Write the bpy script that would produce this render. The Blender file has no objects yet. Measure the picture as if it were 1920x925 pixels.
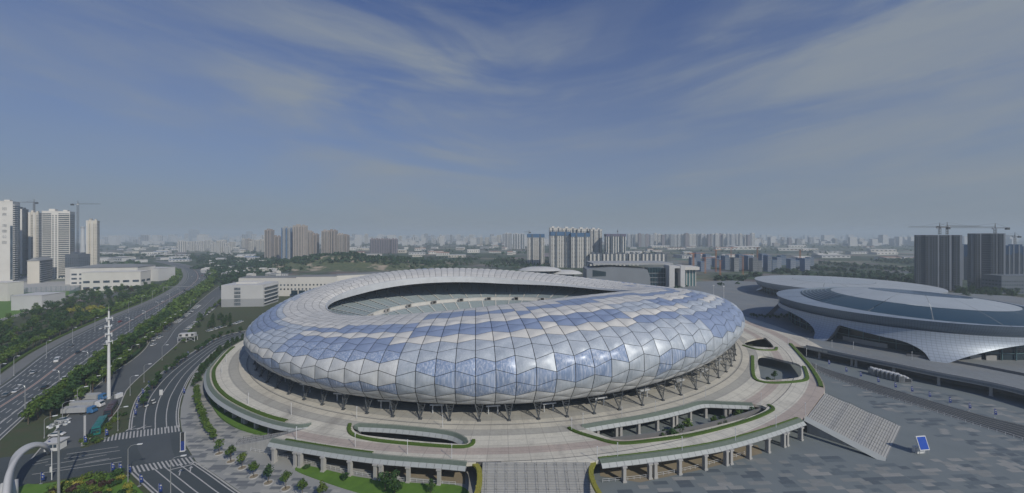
import bpy, bmesh, math, random
from math import sin, cos, pi, radians, hypot, atan2, sqrt
from mathutils import Vector, Matrix, noise
random.seed(7)
sc = bpy.context.scene
COL = sc.collection

# ------------------------------------------------------------------ camera
CAM_H, FOC, HZ = 75.0, 700.0, 440.0          # metres, focal length in photo pixels, horizon row
cd = bpy.data.cameras.new('camera'); cam = bpy.data.objects.new('camera', cd); COL.objects.link(cam)
cd.sensor_width = 36.0; cd.lens = 36.0*FOC/1920.0; cd.shift_y = -(462.5-HZ)/1920.0
cd.clip_start = 1.0; cd.clip_end = 60000.0
cam.location = (0, 0, CAM_H); cam.rotation_euler = (pi/2, 0, 0)
sc.camera = cam

# ------------------------------------------------------------------ sun, sky, exposure
SUN_AZ, SUN_EL = atan2(0.67, -0.74), radians(37)
wd = bpy.data.worlds.new('World'); sc.world = wd; wd.use_nodes = True
nt = wd.node_tree; nt.nodes.clear()
def N(t, **k):
    n = nt.nodes.new(t)
    for a, b in k.items(): setattr(n, a, b)
    return n
def math_node(op, a, b=None, c=None, clamp=False):
    n = N('ShaderNodeMath', operation=op); n.use_clamp = clamp
    for i, v in enumerate((a, b, c)):
        if v is None: continue
        if isinstance(v, (int, float)): n.inputs[i].default_value = v
        else: nt.links.new(v, n.inputs[i])
    return n.outputs[0]
def mix_col(f, a, b, typ='MIX'):
    n = N('ShaderNodeMix', data_type='RGBA', blend_type=typ)
    for s, v in ((0, f), (6, a), (7, b)):
        if isinstance(v, (int, float)): n.inputs[s].default_value = v
        elif isinstance(v, tuple): n.inputs[s].default_value = (*v, 1)
        else: nt.links.new(v, n.inputs[s])
    return n.outputs[2]
sky = N('ShaderNodeTexSky', sky_type='NISHITA'); sky.sun_disc = False
sky.sun_elevation = SUN_EL; sky.sun_rotation = SUN_AZ; sky.air_density = 1.0; sky.dust_density = 1.6; sky.ozone_density = 1.2; sky.altitude = 50
tc = N('ShaderNodeTexCoord'); sep = N('ShaderNodeSeparateXYZ'); nt.links.new(tc.outputs['Generated'], sep.inputs[0])
zz = math_node('MAXIMUM', sep.outputs[2], 0.0)
den = math_node('ADD', zz, 0.10)
comb = N('ShaderNodeCombineXYZ'); comb_x = math_node('DIVIDE', sep.outputs[0], den); comb_y = math_node('DIVIDE', sep.outputs[1], den)
nt.links.new(math_node('DIVIDE', sep.outputs[0], den), comb.inputs[0]); nt.links.new(math_node('DIVIDE', sep.outputs[1], den), comb.inputs[1])
az = math_node('ARCTAN2', sep.outputs[0], sep.outputs[1]); el = math_node('ARCSINE', sep.outputs[2])
cvec = N('ShaderNodeCombineXYZ'); nt.links.new(az, cvec.inputs[0]); nt.links.new(math_node('SUBTRACT', el, math_node('MULTIPLY', math_node('ABSOLUTE', az), 0.10)), cvec.inputs[1])
def cloud_layer(rot, scale, detail, lo, hi, off, dist=0.6, rough=0.6):
    mp = N('ShaderNodeMapping'); mp.inputs['Rotation'].default_value = (0, 0, rot); mp.inputs['Scale'].default_value = (*scale, 1); mp.inputs['Location'].default_value = (*off, 0)
    nt.links.new(cvec.outputs[0], mp.inputs[0])
    n = N('ShaderNodeTexNoise'); n.inputs['Scale'].default_value = 1.0; n.inputs['Detail'].default_value = detail; n.inputs['Roughness'].default_value = rough; n.inputs['Distortion'].default_value = dist
    nt.links.new(mp.outputs[0], n.inputs['Vector'])
    r = N('ShaderNodeMapRange', interpolation_type='SMOOTHSTEP'); nt.links.new(n.outputs[0], r.inputs[0]); r.inputs[1].default_value = lo; r.inputs[2].default_value = hi
    return r.outputs[0]
c1 = cloud_layer(0.12, (1.5, 7.0), 10, 0.36, 0.68, (0.35, 1.3), 0.7, 0.54)          # long streaks
c2 = cloud_layer(-0.16, (2.6, 17.0), 12, 0.42, 0.74, (3.1, 0.2), 1.4, 0.65)   # fine wisps
c3 = cloud_layer(0.0, (1.3, 3.2), 3, 0.36, 0.60, (5.1, 2.2))                  # where the veil is thick
fade = N('ShaderNodeMapRange', interpolation_type='SMOOTHSTEP'); nt.links.new(el, fade.inputs[0])
for q, v in enumerate((0.40, 0.66, 1.0, 0.25)): fade.inputs[1+q].default_value = v
cl = math_node('MULTIPLY', math_node('ADD', math_node('MULTIPLY', c1, 0.92), math_node('MULTIPLY', c2, 0.28)), math_node('MULTIPLY', math_node('ADD', math_node('MULTIPLY', c3, 0.70), 0.34), fade.outputs[0]), clamp=True)
hazef = math_node('POWER', math_node('SUBTRACT', 1.0, math_node('MULTIPLY', zz, 1.28, clamp=True)), 1.4)
SKYK = 0.093
hsv = N('ShaderNodeHueSaturation'); hsv.inputs['Saturation'].default_value = 1.12; hsv.inputs['Value'].default_value = 1.0
nt.links.new(sky.outputs[0], hsv.inputs['Color'])
base = mix_col(1.0, hsv.outputs[0], (0.40, 0.78, 1.45), 'MULTIPLY')
cloudy = mix_col(math_node('MULTIPLY', cl, 0.85), base, (4.6, 5.2, 5.8))
hazy = mix_col(math_node('MULTIPLY', hazef, 0.90), cloudy, (3.95, 4.55, 5.25))
bg = N('ShaderNodeBackground'); bg.inputs[1].default_value = SKYK; nt.links.new(hazy, bg.inputs[0])
wo = N('ShaderNodeOutputWorld'); nt.links.new(bg.outputs[0], wo.inputs[0])

sl = bpy.data.lights.new('sun', 'SUN'); sl.energy = 5.0; sl.angle = radians(0.5); sl.color = (1.0, 0.935, 0.81)
so = bpy.data.objects.new('sun', sl); COL.objects.link(so)
sdir = Vector((sin(SUN_AZ)*cos(SUN_EL), cos(SUN_AZ)*cos(SUN_EL), sin(SUN_EL)))
so.rotation_euler = sdir.to_track_quat('Z', 'Y').to_euler(); so.location = sdir*400
sc.view_settings.view_transform = 'Standard'; sc.view_settings.look = 'None'; sc.view_settings.gamma = 1.0
sc.view_settings.use_curve_mapping = False
sc.view_settings.exposure = -0.62

# ------------------------------------------------------------------ helpers
def ground_at(x, y, z=0.0):
    """plan position of something that stands at height z and is seen at photo pixel x, y"""
    Y = FOC*(CAM_H-z)/(y-HZ)
    return ((x-960.0)*Y/FOC, Y)
def gl(pts, z=0.0): return [ground_at(x, y, z) for x, y in pts]

class NT:
    """small node-tree helper for materials"""
    def __init__(s, name):
        s.m = bpy.data.materials.new(name); s.m.use_nodes = True; s.t = s.m.node_tree; s.t.nodes.clear()
        s.o = s.t.nodes.new('ShaderNodeOutputMaterial'); s.b = s.t.nodes.new('ShaderNodeBsdfPrincipled'); s.t.links.new(s.b.outputs[0], s.o.inputs[0])
        s.tc = s.t.nodes.new('ShaderNodeTexCoord')
    def n(s, typ, **k):
        n = s.t.nodes.new(typ)
        for a, b in k.items(): setattr(n, a, b)
        return n
    def l(s, a, b): s.t.links.new(a, b)
    def noise(s, scale, detail=4, rough=0.55, vec=None, mscale=None, coord='Object'):
        n = s.n('ShaderNodeTexNoise'); n.inputs['Scale'].default_value = scale; n.inputs['Detail'].default_value = detail; n.inputs['Roughness'].default_value = rough
        v = vec or s.tc.outputs[coord]
        if mscale:
            mp = s.n('ShaderNodeMapping'); mp.inputs['Scale'].default_value = mscale; s.l(v, mp.inputs[0]); v = mp.outputs[0]
        s.l(v, n.inputs['Vector']); return n.outputs[0]
    def rng(s, v, a, b, c=0.0, d=1.0):
        r = s.n('ShaderNodeMapRange'); s.l(v, r.inputs[0])
        for i, q in enumerate((a, b, c, d)): r.inputs[1+i].default_value = q
        return r.outputs[0]
    def mix(s, f, a, b, typ='MIX'):
        n = s.n('ShaderNodeMix', data_type='RGBA', blend_type=typ)
        for k, v in ((0, f), (6, a), (7, b)):
            if isinstance(v, (int, float)): n.inputs[k].default_value = v
            elif isinstance(v, tuple): n.inputs[k].default_value = (*v, 1)
            else: s.l(v, n.inputs[k])
        return n.outputs[2]
    def bump(s, v, dist=0.02, strength=0.5):
        b = s.n('ShaderNodeBump'); b.inputs['Distance'].default_value = dist; b.inputs['Strength'].default_value = strength
        s.l(v, b.inputs['Height']); s.l(b.outputs[0], s.b.inputs['Normal'])
    def col(s, v):
        if isinstance(v, tuple): s.b.inputs['Base Color'].default_value = (*v, 1)
        else: s.l(v, s.b.inputs['Base Color'])

def mat(name, c, rough=0.7, metal=0.0, c2=None, scale=0.15, amt=0.5, detail=5, bump=0, coord='Object', island=0.0, rnd=0.0, mscale=None, spec=None):
    """principled surface: noise between two colours, optional per-island / per-object variation"""
    t = NT(name); t.b.inputs['Roughness'].default_value = rough; t.b.inputs['Metallic'].default_value = metal
    if spec is not None: t.b.inputs['Specular IOR Level'].default_value = spec
    if c2 is None: c2 = tuple(v*0.82 for v in c)
    nz = t.noise(scale, detail, coord=coord, mscale=mscale)
    v = t.mix(t.rng(nz, 0.5-amt*0.5, 0.5+amt*0.5), c2, c)
    if island:
        g = t.n('ShaderNodeNewGeometry'); v = t.mix(1.0, v, t.mix(g.outputs['Random Per Island'], (1-island,)*3, (1+island,)*3), 'MULTIPLY')
    if rnd:
        g = t.n('ShaderNodeObjectInfo'); v = t.mix(1.0, v, t.mix(g.outputs['Random'], (1-rnd,)*3, (1+rnd,)*3), 'MULTIPLY')
    t.col(v)
    if bump: t.bump(nz, bump)
    return t.m

class MB:
    """collects boxes, bars, ribbons ... and links them as ONE mesh object"""
    def __init__(s): s.v = []; s.f = []; s.mi = []
    def add(s, vs, fs, m=0):
        o = len(s.v); s.v += [tuple(p) for p in vs]; s.f += [tuple(i+o for i in q) for q in fs]; s.mi += [m]*len(fs)
    def quad(s, a, b, c, d, m=0): s.add((a, b, c, d), ((0, 1, 2, 3),), m)
    def box(s, c, size, rz=0.0, m=0, taper=1.0):
        x, y, z = size[0]/2, size[1]/2, size[2]/2; cs, sn = cos(rz), sin(rz); vs = []
        for k, tp in ((-1, 1.0), (1, taper)):
            for i, j in ((-1, -1), (1, -1), (1, 1), (-1, 1)):
                px, py = i*x*tp, j*y*tp; vs.append((c[0]+px*cs-py*sn, c[1]+px*sn+py*cs, c[2]+k*z))
        s.add(vs, ((3, 2, 1, 0), (4, 5, 6, 7), (0, 1, 5, 4), (1, 2, 6, 5), (2, 3, 7, 6), (3, 0, 4, 7)), m)
    def bar(s, a, b, r, r2=None, n=6, m=0, cap=True):
        a = Vector(a); b = Vector(b); d = (b-a)
        if d.length < 1e-6: return
        q = d.to_track_quat('Z', 'Y'); r2 = r if r2 is None else r2; vs = []
        for p, rr in ((a, r), (b, r2)):
            for k in range(n):
                an = 2*pi*(k+0.5)/n; vs.append(p+q@Vector((cos(an)*rr, sin(an)*rr, 0)))
        fs = [(k, (k+1) % n, n+(k+1) % n, n+k) for k in range(n)]
        if cap: fs += [tuple(range(n-1, -1, -1)), tuple(range(n, 2*n))]
        s.add(vs, fs, m)
    def tube(s, pts, radii, n=8, m=0):
        for i in range(len(pts)-1): s.bar(pts[i], pts[i+1], radii[i], radii[i+1], n, m)
    def prism(s, poly, z0, z1, m=0, mtop=None):
        n = len(poly); vs = [(x, y, z0) for x, y in poly]+[(x, y, z1) for x, y in poly]
        s.add(vs, [(k, (k+1) % n, n+(k+1) % n, n+k) for k in range(n)], m)
        s.add([(x, y, z1) for x, y in poly], [tuple(range(n))], m if mtop is None else mtop)
        s.add([(x, y, z0) for x, y in poly], [tuple(range(n-1, -1, -1))], m)
    def ribbon(s, L, R, zl, zr=None, m=0):
        zr = zl if zr is None else zr
        g = lambda z, i: z[i] if isinstance(z, (list, tuple)) else z
        vs = []
        for i in range(len(L)): vs += [(L[i][0], L[i][1], g(zl, i)), (R[i][0], R[i][1], g(zr, i))]
        s.add(vs, [(2*i, 2*i+1, 2*i+3, 2*i+2) for i in range(len(L)-1)], m)
    def mesh(s, name, mats, smooth=False):
        me = bpy.data.meshes.new(name); me.from_pydata(s.v, [], s.f)
        for mm in (mats if isinstance(mats, (list, tuple)) else [mats]): me.materials.append(mm)
        if any(s.mi): me.polygons.foreach_set('material_index', s.mi)
        if smooth: me.polygons.foreach_set('use_smooth', [True]*len(s.f))
        me.update(); return me
    def build(s, name, mats, parent=None, smooth=False, fix=False):
        me = s.mesh(name, mats, smooth)
        if fix:
            bm = bmesh.new(); bm.from_mesh(me); bmesh.ops.recalc_face_normals(bm, faces=bm.faces); bm.to_mesh(me); bm.free()
        return link(name, me, parent)

def link(name, me, parent=None, loc=None, rz=0.0, scale=None):
    o = bpy.data.objects.new(name, me); COL.objects.link(o)
    if parent is not None: o.parent = parent
    if loc is not None: o.location = loc
    if rz: o.rotation_euler = (0, 0, rz)
    if scale is not None: o.scale = scale if isinstance(scale, (tuple, list)) else (scale,)*3
    return o
def tag(o, label=None, cat=None, group=None, kind=None):
    for k, v in (('label', label), ('category', cat), ('group', group), ('kind', kind)):
        if v: o[k] = v
    return o
def thing(name, label, cat, loc=(0, 0, 0), rz=0.0, group=None):
    o = bpy.data.objects.new(name, None); COL.objects.link(o); o.location = loc; o.rotation_euler = (0, 0, rz); o.empty_display_size = 1
    return tag(o, label, cat, group)
def copy_tree(o, loc, rz=0.0, scale=1.0, label=None, group=None, parent=None):
    c = o.copy(); COL.objects.link(c); c.parent = parent
    c.location = loc; c.rotation_euler = (0, 0, rz); c.scale = (scale,)*3 if isinstance(scale, (int, float)) else scale
    if label: c['label'] = label
    if group: c['group'] = group
    for ch in o.children:
        d = ch.copy(); COL.objects.link(d); d.parent = c
        for g in ch.children:
            e = g.copy(); COL.objects.link(e); e.parent = d
    return c
def spline(pts, n, closed=False):
    """Catmull-Rom through pts, resampled to n+1 points of equal arc length"""
    P = [tuple(p) for p in pts]; k = len(P); out = []; dim = len(P[0])
    segs = k if closed else k-1
    for i in range(segs):
        if closed: a, b, c, d = P[(i-1) % k], P[i], P[(i+1) % k], P[(i+2) % k]
        else: a, b, c, d = P[max(i-1, 0)], P[i], P[i+1], P[min(i+2, k-1)]
        for q in range(12):
            t = q/12
            out.append(tuple(0.5*((2*b[e])+(-a[e]+c[e])*t+(2*a[e]-5*b[e]+4*c[e]-d[e])*t*t+(-a[e]+3*b[e]-3*c[e]+d[e])*t**3) for e in range(dim)))
    out.append(P[0] if closed else P[-1])
    return resample(out, n)
def resample(P, n):
    L = [0.0]
    for i in range(1, len(P)): L.append(L[-1]+sqrt(sum((P[i][e]-P[i-1][e])**2 for e in range(len(P[0])))))
    res = []; j = 0
    for k in range(n+1):
        s = L[-1]*k/n
        while j < len(P)-2 and L[j+1] < s: j += 1
        t = (s-L[j])/max(L[j+1]-L[j], 1e-9); t = min(max(t, 0), 1)
        res.append(tuple(P[j][e]+(P[j+1][e]-P[j][e])*t for e in range(len(P[0]))))
    return res
def plen(P): return sum(hypot(P[i+1][0]-P[i][0], P[i+1][1]-P[i][1]) for i in range(len(P)-1))
def lerp2(a, b, t): return (a[0]+(b[0]-a[0])*t, a[1]+(b[1]-a[1])*t)
def between(L, R, t): return [lerp2(L[i], R[i], t) for i in range(len(L))]
def offset(P, d):
    """shift a polyline sideways (to its left for d > 0)"""
    out = []
    for i in range(len(P)):
        a = P[max(i-1, 0)]; b = P[min(i+1, len(P)-1)]; dx, dy = b[0]-a[0], b[1]-a[1]; l = hypot(dx, dy) or 1
        out.append((P[i][0]-dy/l*d, P[i][1]+dx/l*d))
    return out
def along(P, step, start=0.0):
    """points with heading every step metres"""
    out = []; need = start
    for i in range(len(P)-1):
        a, b = P[i], P[i+1]; l = hypot(b[0]-a[0], b[1]-a[1])
        while need <= l:
            t = need/l; out.append((a[0]+(b[0]-a[0])*t, a[1]+(b[1]-a[1])*t, atan2(b[1]-a[1], b[0]-a[0]))); need += step
        need -= l
    return out
def inside(p, poly):
    x, y = p; r = False; n = len(poly)
    for i in range(n):
        a, b = poly[i], poly[(i+1) % n]
        if (a[1] > y) != (b[1] > y) and x < (b[0]-a[0])*(y-a[1])/(b[1]-a[1])+a[0]: r = not r
    return r
def flat_poly(name, outer, holes, z0, z1, mats, parent=None):
    """slab between z0 and z1 with holes, through a filled 2D curve"""
    cu = bpy.data.curves.new('tmp_outline', 'CURVE'); cu.dimensions = '2D'; cu.fill_mode = 'BOTH'; cu.extrude = (z1-z0)/2
    for pl in [outer]+holes:
        sp = cu.splines.new('POLY'); sp.points.add(len(pl)-1); sp.use_cyclic_u = True
        for i, p in enumerate(pl): sp.points[i].co = (p[0], p[1], 0, 1)
    ob = bpy.data.objects.new('tmp_outline', cu); COL.objects.link(ob)
    dg = bpy.context.evaluated_depsgraph_get(); me = bpy.data.meshes.new_from_object(ob.evaluated_get(dg))
    bpy.data.objects.remove(ob); bpy.data.curves.remove(cu)
    me.name = name; me.transform(Matrix.Translation((0, 0, (z0+z1)/2))); me.materials.clear()
    for m in (mats if isinstance(mats, (list, tuple)) else [mats]): me.materials.append(m)
    return link(name, me, parent)

# ------------------------------------------------------------------ materials
M = {}
M['asphalt'] = mat('asphalt', (0.060, 0.073, 0.079), 0.85, c2=(0.040, 0.051, 0.057), scale=0.05, amt=0.6, detail=8)
M['asphalt_lot'] = mat('asphalt_lot', (0.095, 0.104, 0.108), 0.88, c2=(0.070, 0.079, 0.084), scale=0.06, amt=0.6, detail=8)
M['asphalt_dark'] = mat('asphalt_dark', (0.080, 0.092, 0.100), 0.85, c2=(0.058, 0.069, 0.077), scale=0.07, amt=0.6, detail=8)
M['line'] = mat('line_paint', (0.50, 0.49, 0.47), 0.7, c2=(0.28, 0.28, 0.275), scale=0.8, amt=0.8)
M['redline'] = mat('median_paint', (0.30, 0.17, 0.13), 0.8)
M['kerb'] = mat('kerb_stone', (0.42, 0.41, 0.39), 0.85, scale=0.4)
M['walk'] = mat('walk_paving', (0.30, 0.30, 0.285), 0.85, c2=(0.24, 0.245, 0.24), scale=0.12, amt=0.7, detail=8)
M['soil'] = mat('bare_soil', (0.26, 0.22, 0.16), 0.95, c2=(0.18, 0.15, 0.10), scale=0.15, amt=0.7, detail=8)
M['grass'] = mat('lawn_grass', (0.10, 0.20, 0.022), 0.9, c2=(0.06, 0.13, 0.016), scale=0.35, amt=0.6, detail=8, bump=0.08)
M['verge'] = mat('verge_grass', (0.035, 0.065, 0.022), 0.95, c2=(0.065, 0.062, 0.035), scale=0.2, amt=0.5, detail=8)
M['white'] = mat('white_paint', (0.64, 0.645, 0.64), 0.45, scale=0.3, c2=(0.55, 0.555, 0.55))
M['white_metal'] = mat('white_metal', (0.72, 0.73, 0.74), 0.4, 0.1, scale=0.3)
M['steel'] = mat('galvanised_steel', (0.42, 0.43, 0.44), 0.45, 0.5, scale=0.5)
M['dark_steel'] = mat('dark_steel', (0.06, 0.065, 0.07), 0.5, 0.3, scale=0.5)
M['concrete'] = mat('concrete', (0.40, 0.39, 0.37), 0.9, c2=(0.31, 0.305, 0.295), scale=0.2, amt=0.6, detail=8)
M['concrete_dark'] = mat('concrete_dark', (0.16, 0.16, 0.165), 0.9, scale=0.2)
M['glass'] = mat('dark_glass', (0.02, 0.045, 0.06), 0.12, c2=(0.012, 0.03, 0.045), scale=0.3, rnd=0.2)
M['window'] = mat('window_glass', (0.025, 0.04, 0.06), 0.25, c2=(0.05, 0.075, 0.10), scale=0.12, amt=0.2, island=0.7)
M['black'] = mat('black_rubber', (0.02, 0.02, 0.022), 0.7)
M['blue'] = mat('banner_blue', (0.018, 0.045, 0.22), 0.7)
M['bark'] = mat('bark', (0.11, 0.085, 0.06), 0.95, scale=3.0)
def leafmat(name, c, c2, rnd=0.25):
    t = NT(name); t.b.inputs['Roughness'].default_value = 0.65; t.b.inputs['Specular IOR Level'].default_value = 0.25
    g = t.n('ShaderNodeNewGeometry'); oi = t.n('ShaderNodeObjectInfo')
    v = t.mix(g.outputs['Random Per Island'], c2, c)
    v = t.mix(1.0, v, t.mix(oi.outputs['Random'], (1-rnd, 1-rnd*0.8, 1-rnd), (1+rnd, 1+rnd*0.8, 1+rnd)), 'MULTIPLY'); t.col(v)
    tr = t.n('ShaderNodeBsdfTranslucent'); t.l(v, tr.inputs[0]); ms = t.n('ShaderNodeMixShader'); ms.inputs[0].default_value = 0.25
    t.l(t.b.outputs[0], ms.inputs[1]); t.l(tr.outputs[0], ms.inputs[2]); t.l(ms.outputs[0], t.o.inputs[0]); return t.m
M['leaf'] = leafmat('leaf_green', (0.125, 0.19, 0.036), (0.042, 0.090, 0.020))
M['leaf_dark'] = leafmat('leaf_dark', (0.056, 0.115, 0.032), (0.020, 0.050, 0.020))
M['leaf_light'] = leafmat('leaf_light', (0.17, 0.22, 0.04), (0.08, 0.13, 0.03))
M['leaf_yellow'] = leafmat('leaf_yellow', (0.36, 0.33, 0.06), (0.18, 0.20, 0.04))
M['leaf_red'] = leafmat('leaf_red', (0.10, 0.055, 0.045), (0.045, 0.035, 0.03))
M['leaf_far'] = leafmat('leaf_far', (0.048, 0.095, 0.040), (0.020, 0.050, 0.028), 0.2)
# ================================================================== THE SETTING
def ground_material():
    t = NT('open_country'); t.b.inputs['Roughness'].default_value = 0.95
    a = t.noise(0.004, 8, 0.6); b = t.noise(0.02, 8, 0.6); c = t.noise(0.0011, 6, 0.6)
    v = t.mix(t.rng(b, 0.42, 0.60), (0.024, 0.050, 0.024), (0.050, 0.075, 0.034))
    v = t.mix(t.rng(a, 0.50, 0.60), v, (0.20, 0.185, 0.15))
    v = t.mix(t.rng(c, 0.52, 0.62), v, (0.26, 0.25, 0.235))
    vo = t.n('ShaderNodeTexVoronoi'); vo.inputs['Scale'].default_value = 0.022; t.l(t.tc.outputs['Object'], vo.inputs['Vector'])
    v = t.mix(0.35, v, t.mix(1.0, v, vo.outputs['Color'], 'MULTIPLY')); t.col(v); return t.m
M['ground'] = ground_material()
g = MB(); g.quad((-16000, -800, 0), (16000, -800, 0), (16000, 24000, 0), (-16000, 24000, 0))
tag(g.build('ground', M['ground']), kind='structure')
near = MB(); near.add([(x, y, 0.004) for x, y in ((-420, 60), (330, 60), (420, 470), (-120, 620), (-420, 620), (-520, 300))], [(0, 1, 2, 3, 4, 5)])
tag(near.build('verge_ground', M['verge']), kind='structure')

Z1, Z2, Z3, Z4 = 0.008, 0.012, 0.016, 0.020
# ---- the highway on the left
HWL = spline(gl([(-260, 866), (-110, 783), (0, 725), (100, 652), (200, 602), (287, 565), (322, 547), (345, 531), (352, 518), (348, 508), (336, 501), (316, 495), (290, 489.5)]), 150)
HWR = spline(gl([(-60, 880), (25, 801), (77, 755), (125, 721), (200, 664), (275, 612), (332, 565), (370, 541), (390, 523), (387, 511), (372, 502.5), (345, 496), (312, 490)]), 150)
def road(name, L, R, z, m, label=None):
    b = MB(); b.ribbon(L, R, z); o = b.build(name, m, fix=False); tag(o, kind='structure'); return o
def stripe(parent, P, w, z, name='lane_line', m='line', dash=None):
    """painted line along P; dash = (length, gap)"""
    b = MB()
    if dash is None:
        b.ribbon(offset(P, w/2), offset(P, -w/2), z)
    else:
        Q = resample(P, max(int(plen(P)/1.5), 2)); step = plen(Q)/(len(Q)-1); n1 = max(int(dash[0]/step), 1); n2 = max(int(dash[1]/step), 1); i = 0
        while i+n1 < len(Q):
            q = Q[i:i+n1+1]; b.ribbon(offset(q, w/2), offset(q, -w/2), z); i += n1+n2
    return b.build(name, M[m], parent)
hw = road('highway', HWL, HWR, Z1, M['asphalt_dark'])
for k, t in enumerate((0.045, 0.955)): stripe(hw, between(HWL, HWR, t), 0.45, Z2)
for t in (0.13, 0.215, 0.30, 0.385, 0.615, 0.70, 0.785, 0.87): stripe(hw, between(HWL, HWR, t), 0.34, Z2, dash=(5, 6))
stripe(hw, between(HWL, HWR, 0.80), 0.35, Z3)
stripe(hw, between(HWL, HWR, 0.5), 1.1, Z2, 'median_line', 'redline'); stripe(hw, between(HWL, HWR, 0.484), 0.2, Z3); stripe(hw, between(HWL, HWR, 0.516), 0.2, Z3)
M['plaza_kerb'] = mat('roadside_paving', (0.17, 0.175, 0.175), 0.85, scale=0.2)
b = MB(); w0 = offset(HWL, 1.0); w1 = offset(HWL, 6.5); b.ribbon(w1, w0, 0.12); b.ribbon(w0, offset(HWL, 0.4), 0.12, Z1); tag(b.build('pavement', M['plaza_kerb']), kind='structure')
def kerb(P, side, name='kerb', h=0.14, w=0.35):
    A = offset(P, side*0.05); B = offset(P, side*(0.05+w)); b = MB()
    b.ribbon(A, B, h+0.02); b.ribbon(A, A, h+0.02, 0.0); b.ribbon(B, B, h+0.02, 0.0); return tag(b.build(name, M['kerb']), kind='structure')
kerb(HWR, -1)
# ---- car park road between the tree rows
LOTL = spline(gl([(60, 862), (92, 824), (130, 778), (172, 734), (212, 700), (250, 675), (275, 652), (295, 622), (345, 592), (375, 565), (400, 545), (420, 531)]), 90)
LOTR = spline(gl([(150, 838), (188, 804), (220, 768), (229, 748), (250, 717), (330, 647), (352, 624), (372, 597), (408, 567), (430, 547), (455, 531), (470, 524)]), 90)
lot = road('car_park_road', LOTL, LOTR, Z1+0.002, M['asphalt_lot'])
kerb(LOTL, 1); kerb(LOTR, -1)
stripe(lot, between(LOTL, LOTR, 0.52)[24:62], 0.3, Z3)
for tt, i0, i1 in ((0.80, 34, 64), (0.30, 26, 60)):
    P = between(LOTL, LOTR, tt)[i0:i1]
    for (x, y, h) in along(P, 3.0): 
        b = MB(); dx, dy = -sin(h)*2.6, cos(h)*2.6; c, s = cos(h)*0.09, sin(h)*0.09
        b.quad((x-dx-c, y-dy-s, Z3), (x-dx+c, y-dy+s, Z3), (x+dx+c, y+dy+s, Z3), (x+dx-c, y+dy-s, Z3)); b.build('bay_line', M['line'], lot)
# ---- boulevard, junction, lower road
BVL = spline(gl([(560, 596), (500, 611), (460, 620), (410, 633), (350, 667), (300, 701), (262, 738), (246, 770), (240, 807)]), 80)
BVR = spline(gl([(560, 603), (500, 619), (460, 631), (410, 654), (366, 697), (344, 738), (337, 765), (336, 785), (338, 802)]), 80)
bv = road('boulevard', BVL, BVR, Z1, M['asphalt'])
kerb(BVL, 1); kerb(BVR, -1)
for t in (0.06, 0.94): stripe(bv, between(BVL, BVR, t), 0.35, Z3)
for t in (0.30, 0.52, 0.74): stripe(bv, between(BVL, BVR, t), 0.32, Z3)
JN = gl([(240, 807), (338, 802), (346, 835), (366, 866), (330, 872), (240, 884), (225, 884), (150, 893), (75, 906), (-80, 934), (-80, 874), (0, 859), (60, 851), (95, 846), (150, 838), (180, 830)])
b = MB(); b.add([(x, y, Z1+0.006) for x, y in JN], [tuple(range(len(JN)))]); jn = tag(b.build('junction_road', M['asphalt'], fix=True), kind='structure')
b = MB(); b.add([(*p, Z2+0.006) for p in gl([(262, 815), (318, 812), (322, 842), (330, 862), (272, 868), (258, 842)])], [(0, 1, 2, 3, 4, 5)]); b.build('resurfaced_patch', M['asphalt_dark'], jn, fix=True)
LWL = spline(gl([(240, 884), (262, 905), (292, 932), (340, 970), (420, 1020)]), 30); LWR = spline(gl([(366, 866), (402, 890), (452, 925), (522, 968), (620, 1020)]), 30)
lw = road('lower_road', LWL, LWR, Z1, M['asphalt'])
kerb(LWR, -1); kerb(LWL, 1)
for t in (0.08, 0.93): stripe(lw, between(LWL, LWR, t), 0.3, Z3)
for t in (0.36, 0.52, 0.75): stripe(lw, between(LWL, LWR, t), 0.28, Z3)
def crosswalk(parent, a, b_, n, along_dir, length, z):
    ux, uy = b_[0]-a[0], b_[1]-a[1]; l = hypot(ux, uy); ux /= l; uy /= l; w = l/n*0.46; vx, vy = along_dir
    for k in range(n):
        s = l*(k+0.25)/n; x, y = a[0]+ux*s, a[1]+uy*s; m = MB()
        m.quad((x, y, z), (x+ux*w, y+uy*w, z), (x+ux*w+vx*length, y+uy*w+vy*length, z), (x+vx*length, y+vy*length, z)); m.build('crosswalk_stripe', M['line'], parent)
crosswalk(jn, ground_at(192, 829), ground_at(339, 809), 22, (-0.69, 0.72), 6.4, 0.03)
crosswalk(jn, ground_at(243, 889), ground_at(368, 868), 16, (-0.80, 0.60), 5.6, 0.03)
b1, b2 = ground_at(243, 806.5), ground_at(283, 800); m = MB(); m.ribbon([b1, b2], [(b1[0], b1[1]+0.5), (b2[0], b2[1]+0.5)], 0.03); m.build('stop_line', M['line'], bv)
b1, b2 = ground_at(314, 883), ground_at(360, 872); m = MB(); m.ribbon([b1, b2], [(b1[0], b1[1]+0.5), (b2[0], b2[1]+0.5)], 0.03); m.build('stop_line', M['line'], lw)
for (x0, y0, x1, y1) in ((125, 852, 222, 838), (120, 860, 225, 845), (85, 873, 175, 858), (95, 881, 228, 858), (60, 890, 228, 866), (68, 866, 95, 860), (60, 872, 90, 866), (155, 861, 200, 853), (160, 868, 205, 860)):
    stripe(jn, [ground_at(x0, y0), ground_at(x1, y1)], 0.25, 0.032)
def road_arrow(parent, p, h, z):
    m = MB(); c, s = cos(h), sin(h); T = lambda u, v: (p[0]+u*c-v*s, p[1]+u*s+v*c, z)
    m.add([T(0, -.16), T(2.6, -.16), T(2.6, .16), T(0, .16)], [(0, 1, 2, 3)]); m.add([T(2.6, -.6), T(4.0, 0), T(2.6, .6)], [(0, 1, 2)]); m.build('road_arrow', M['line'], parent)
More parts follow.
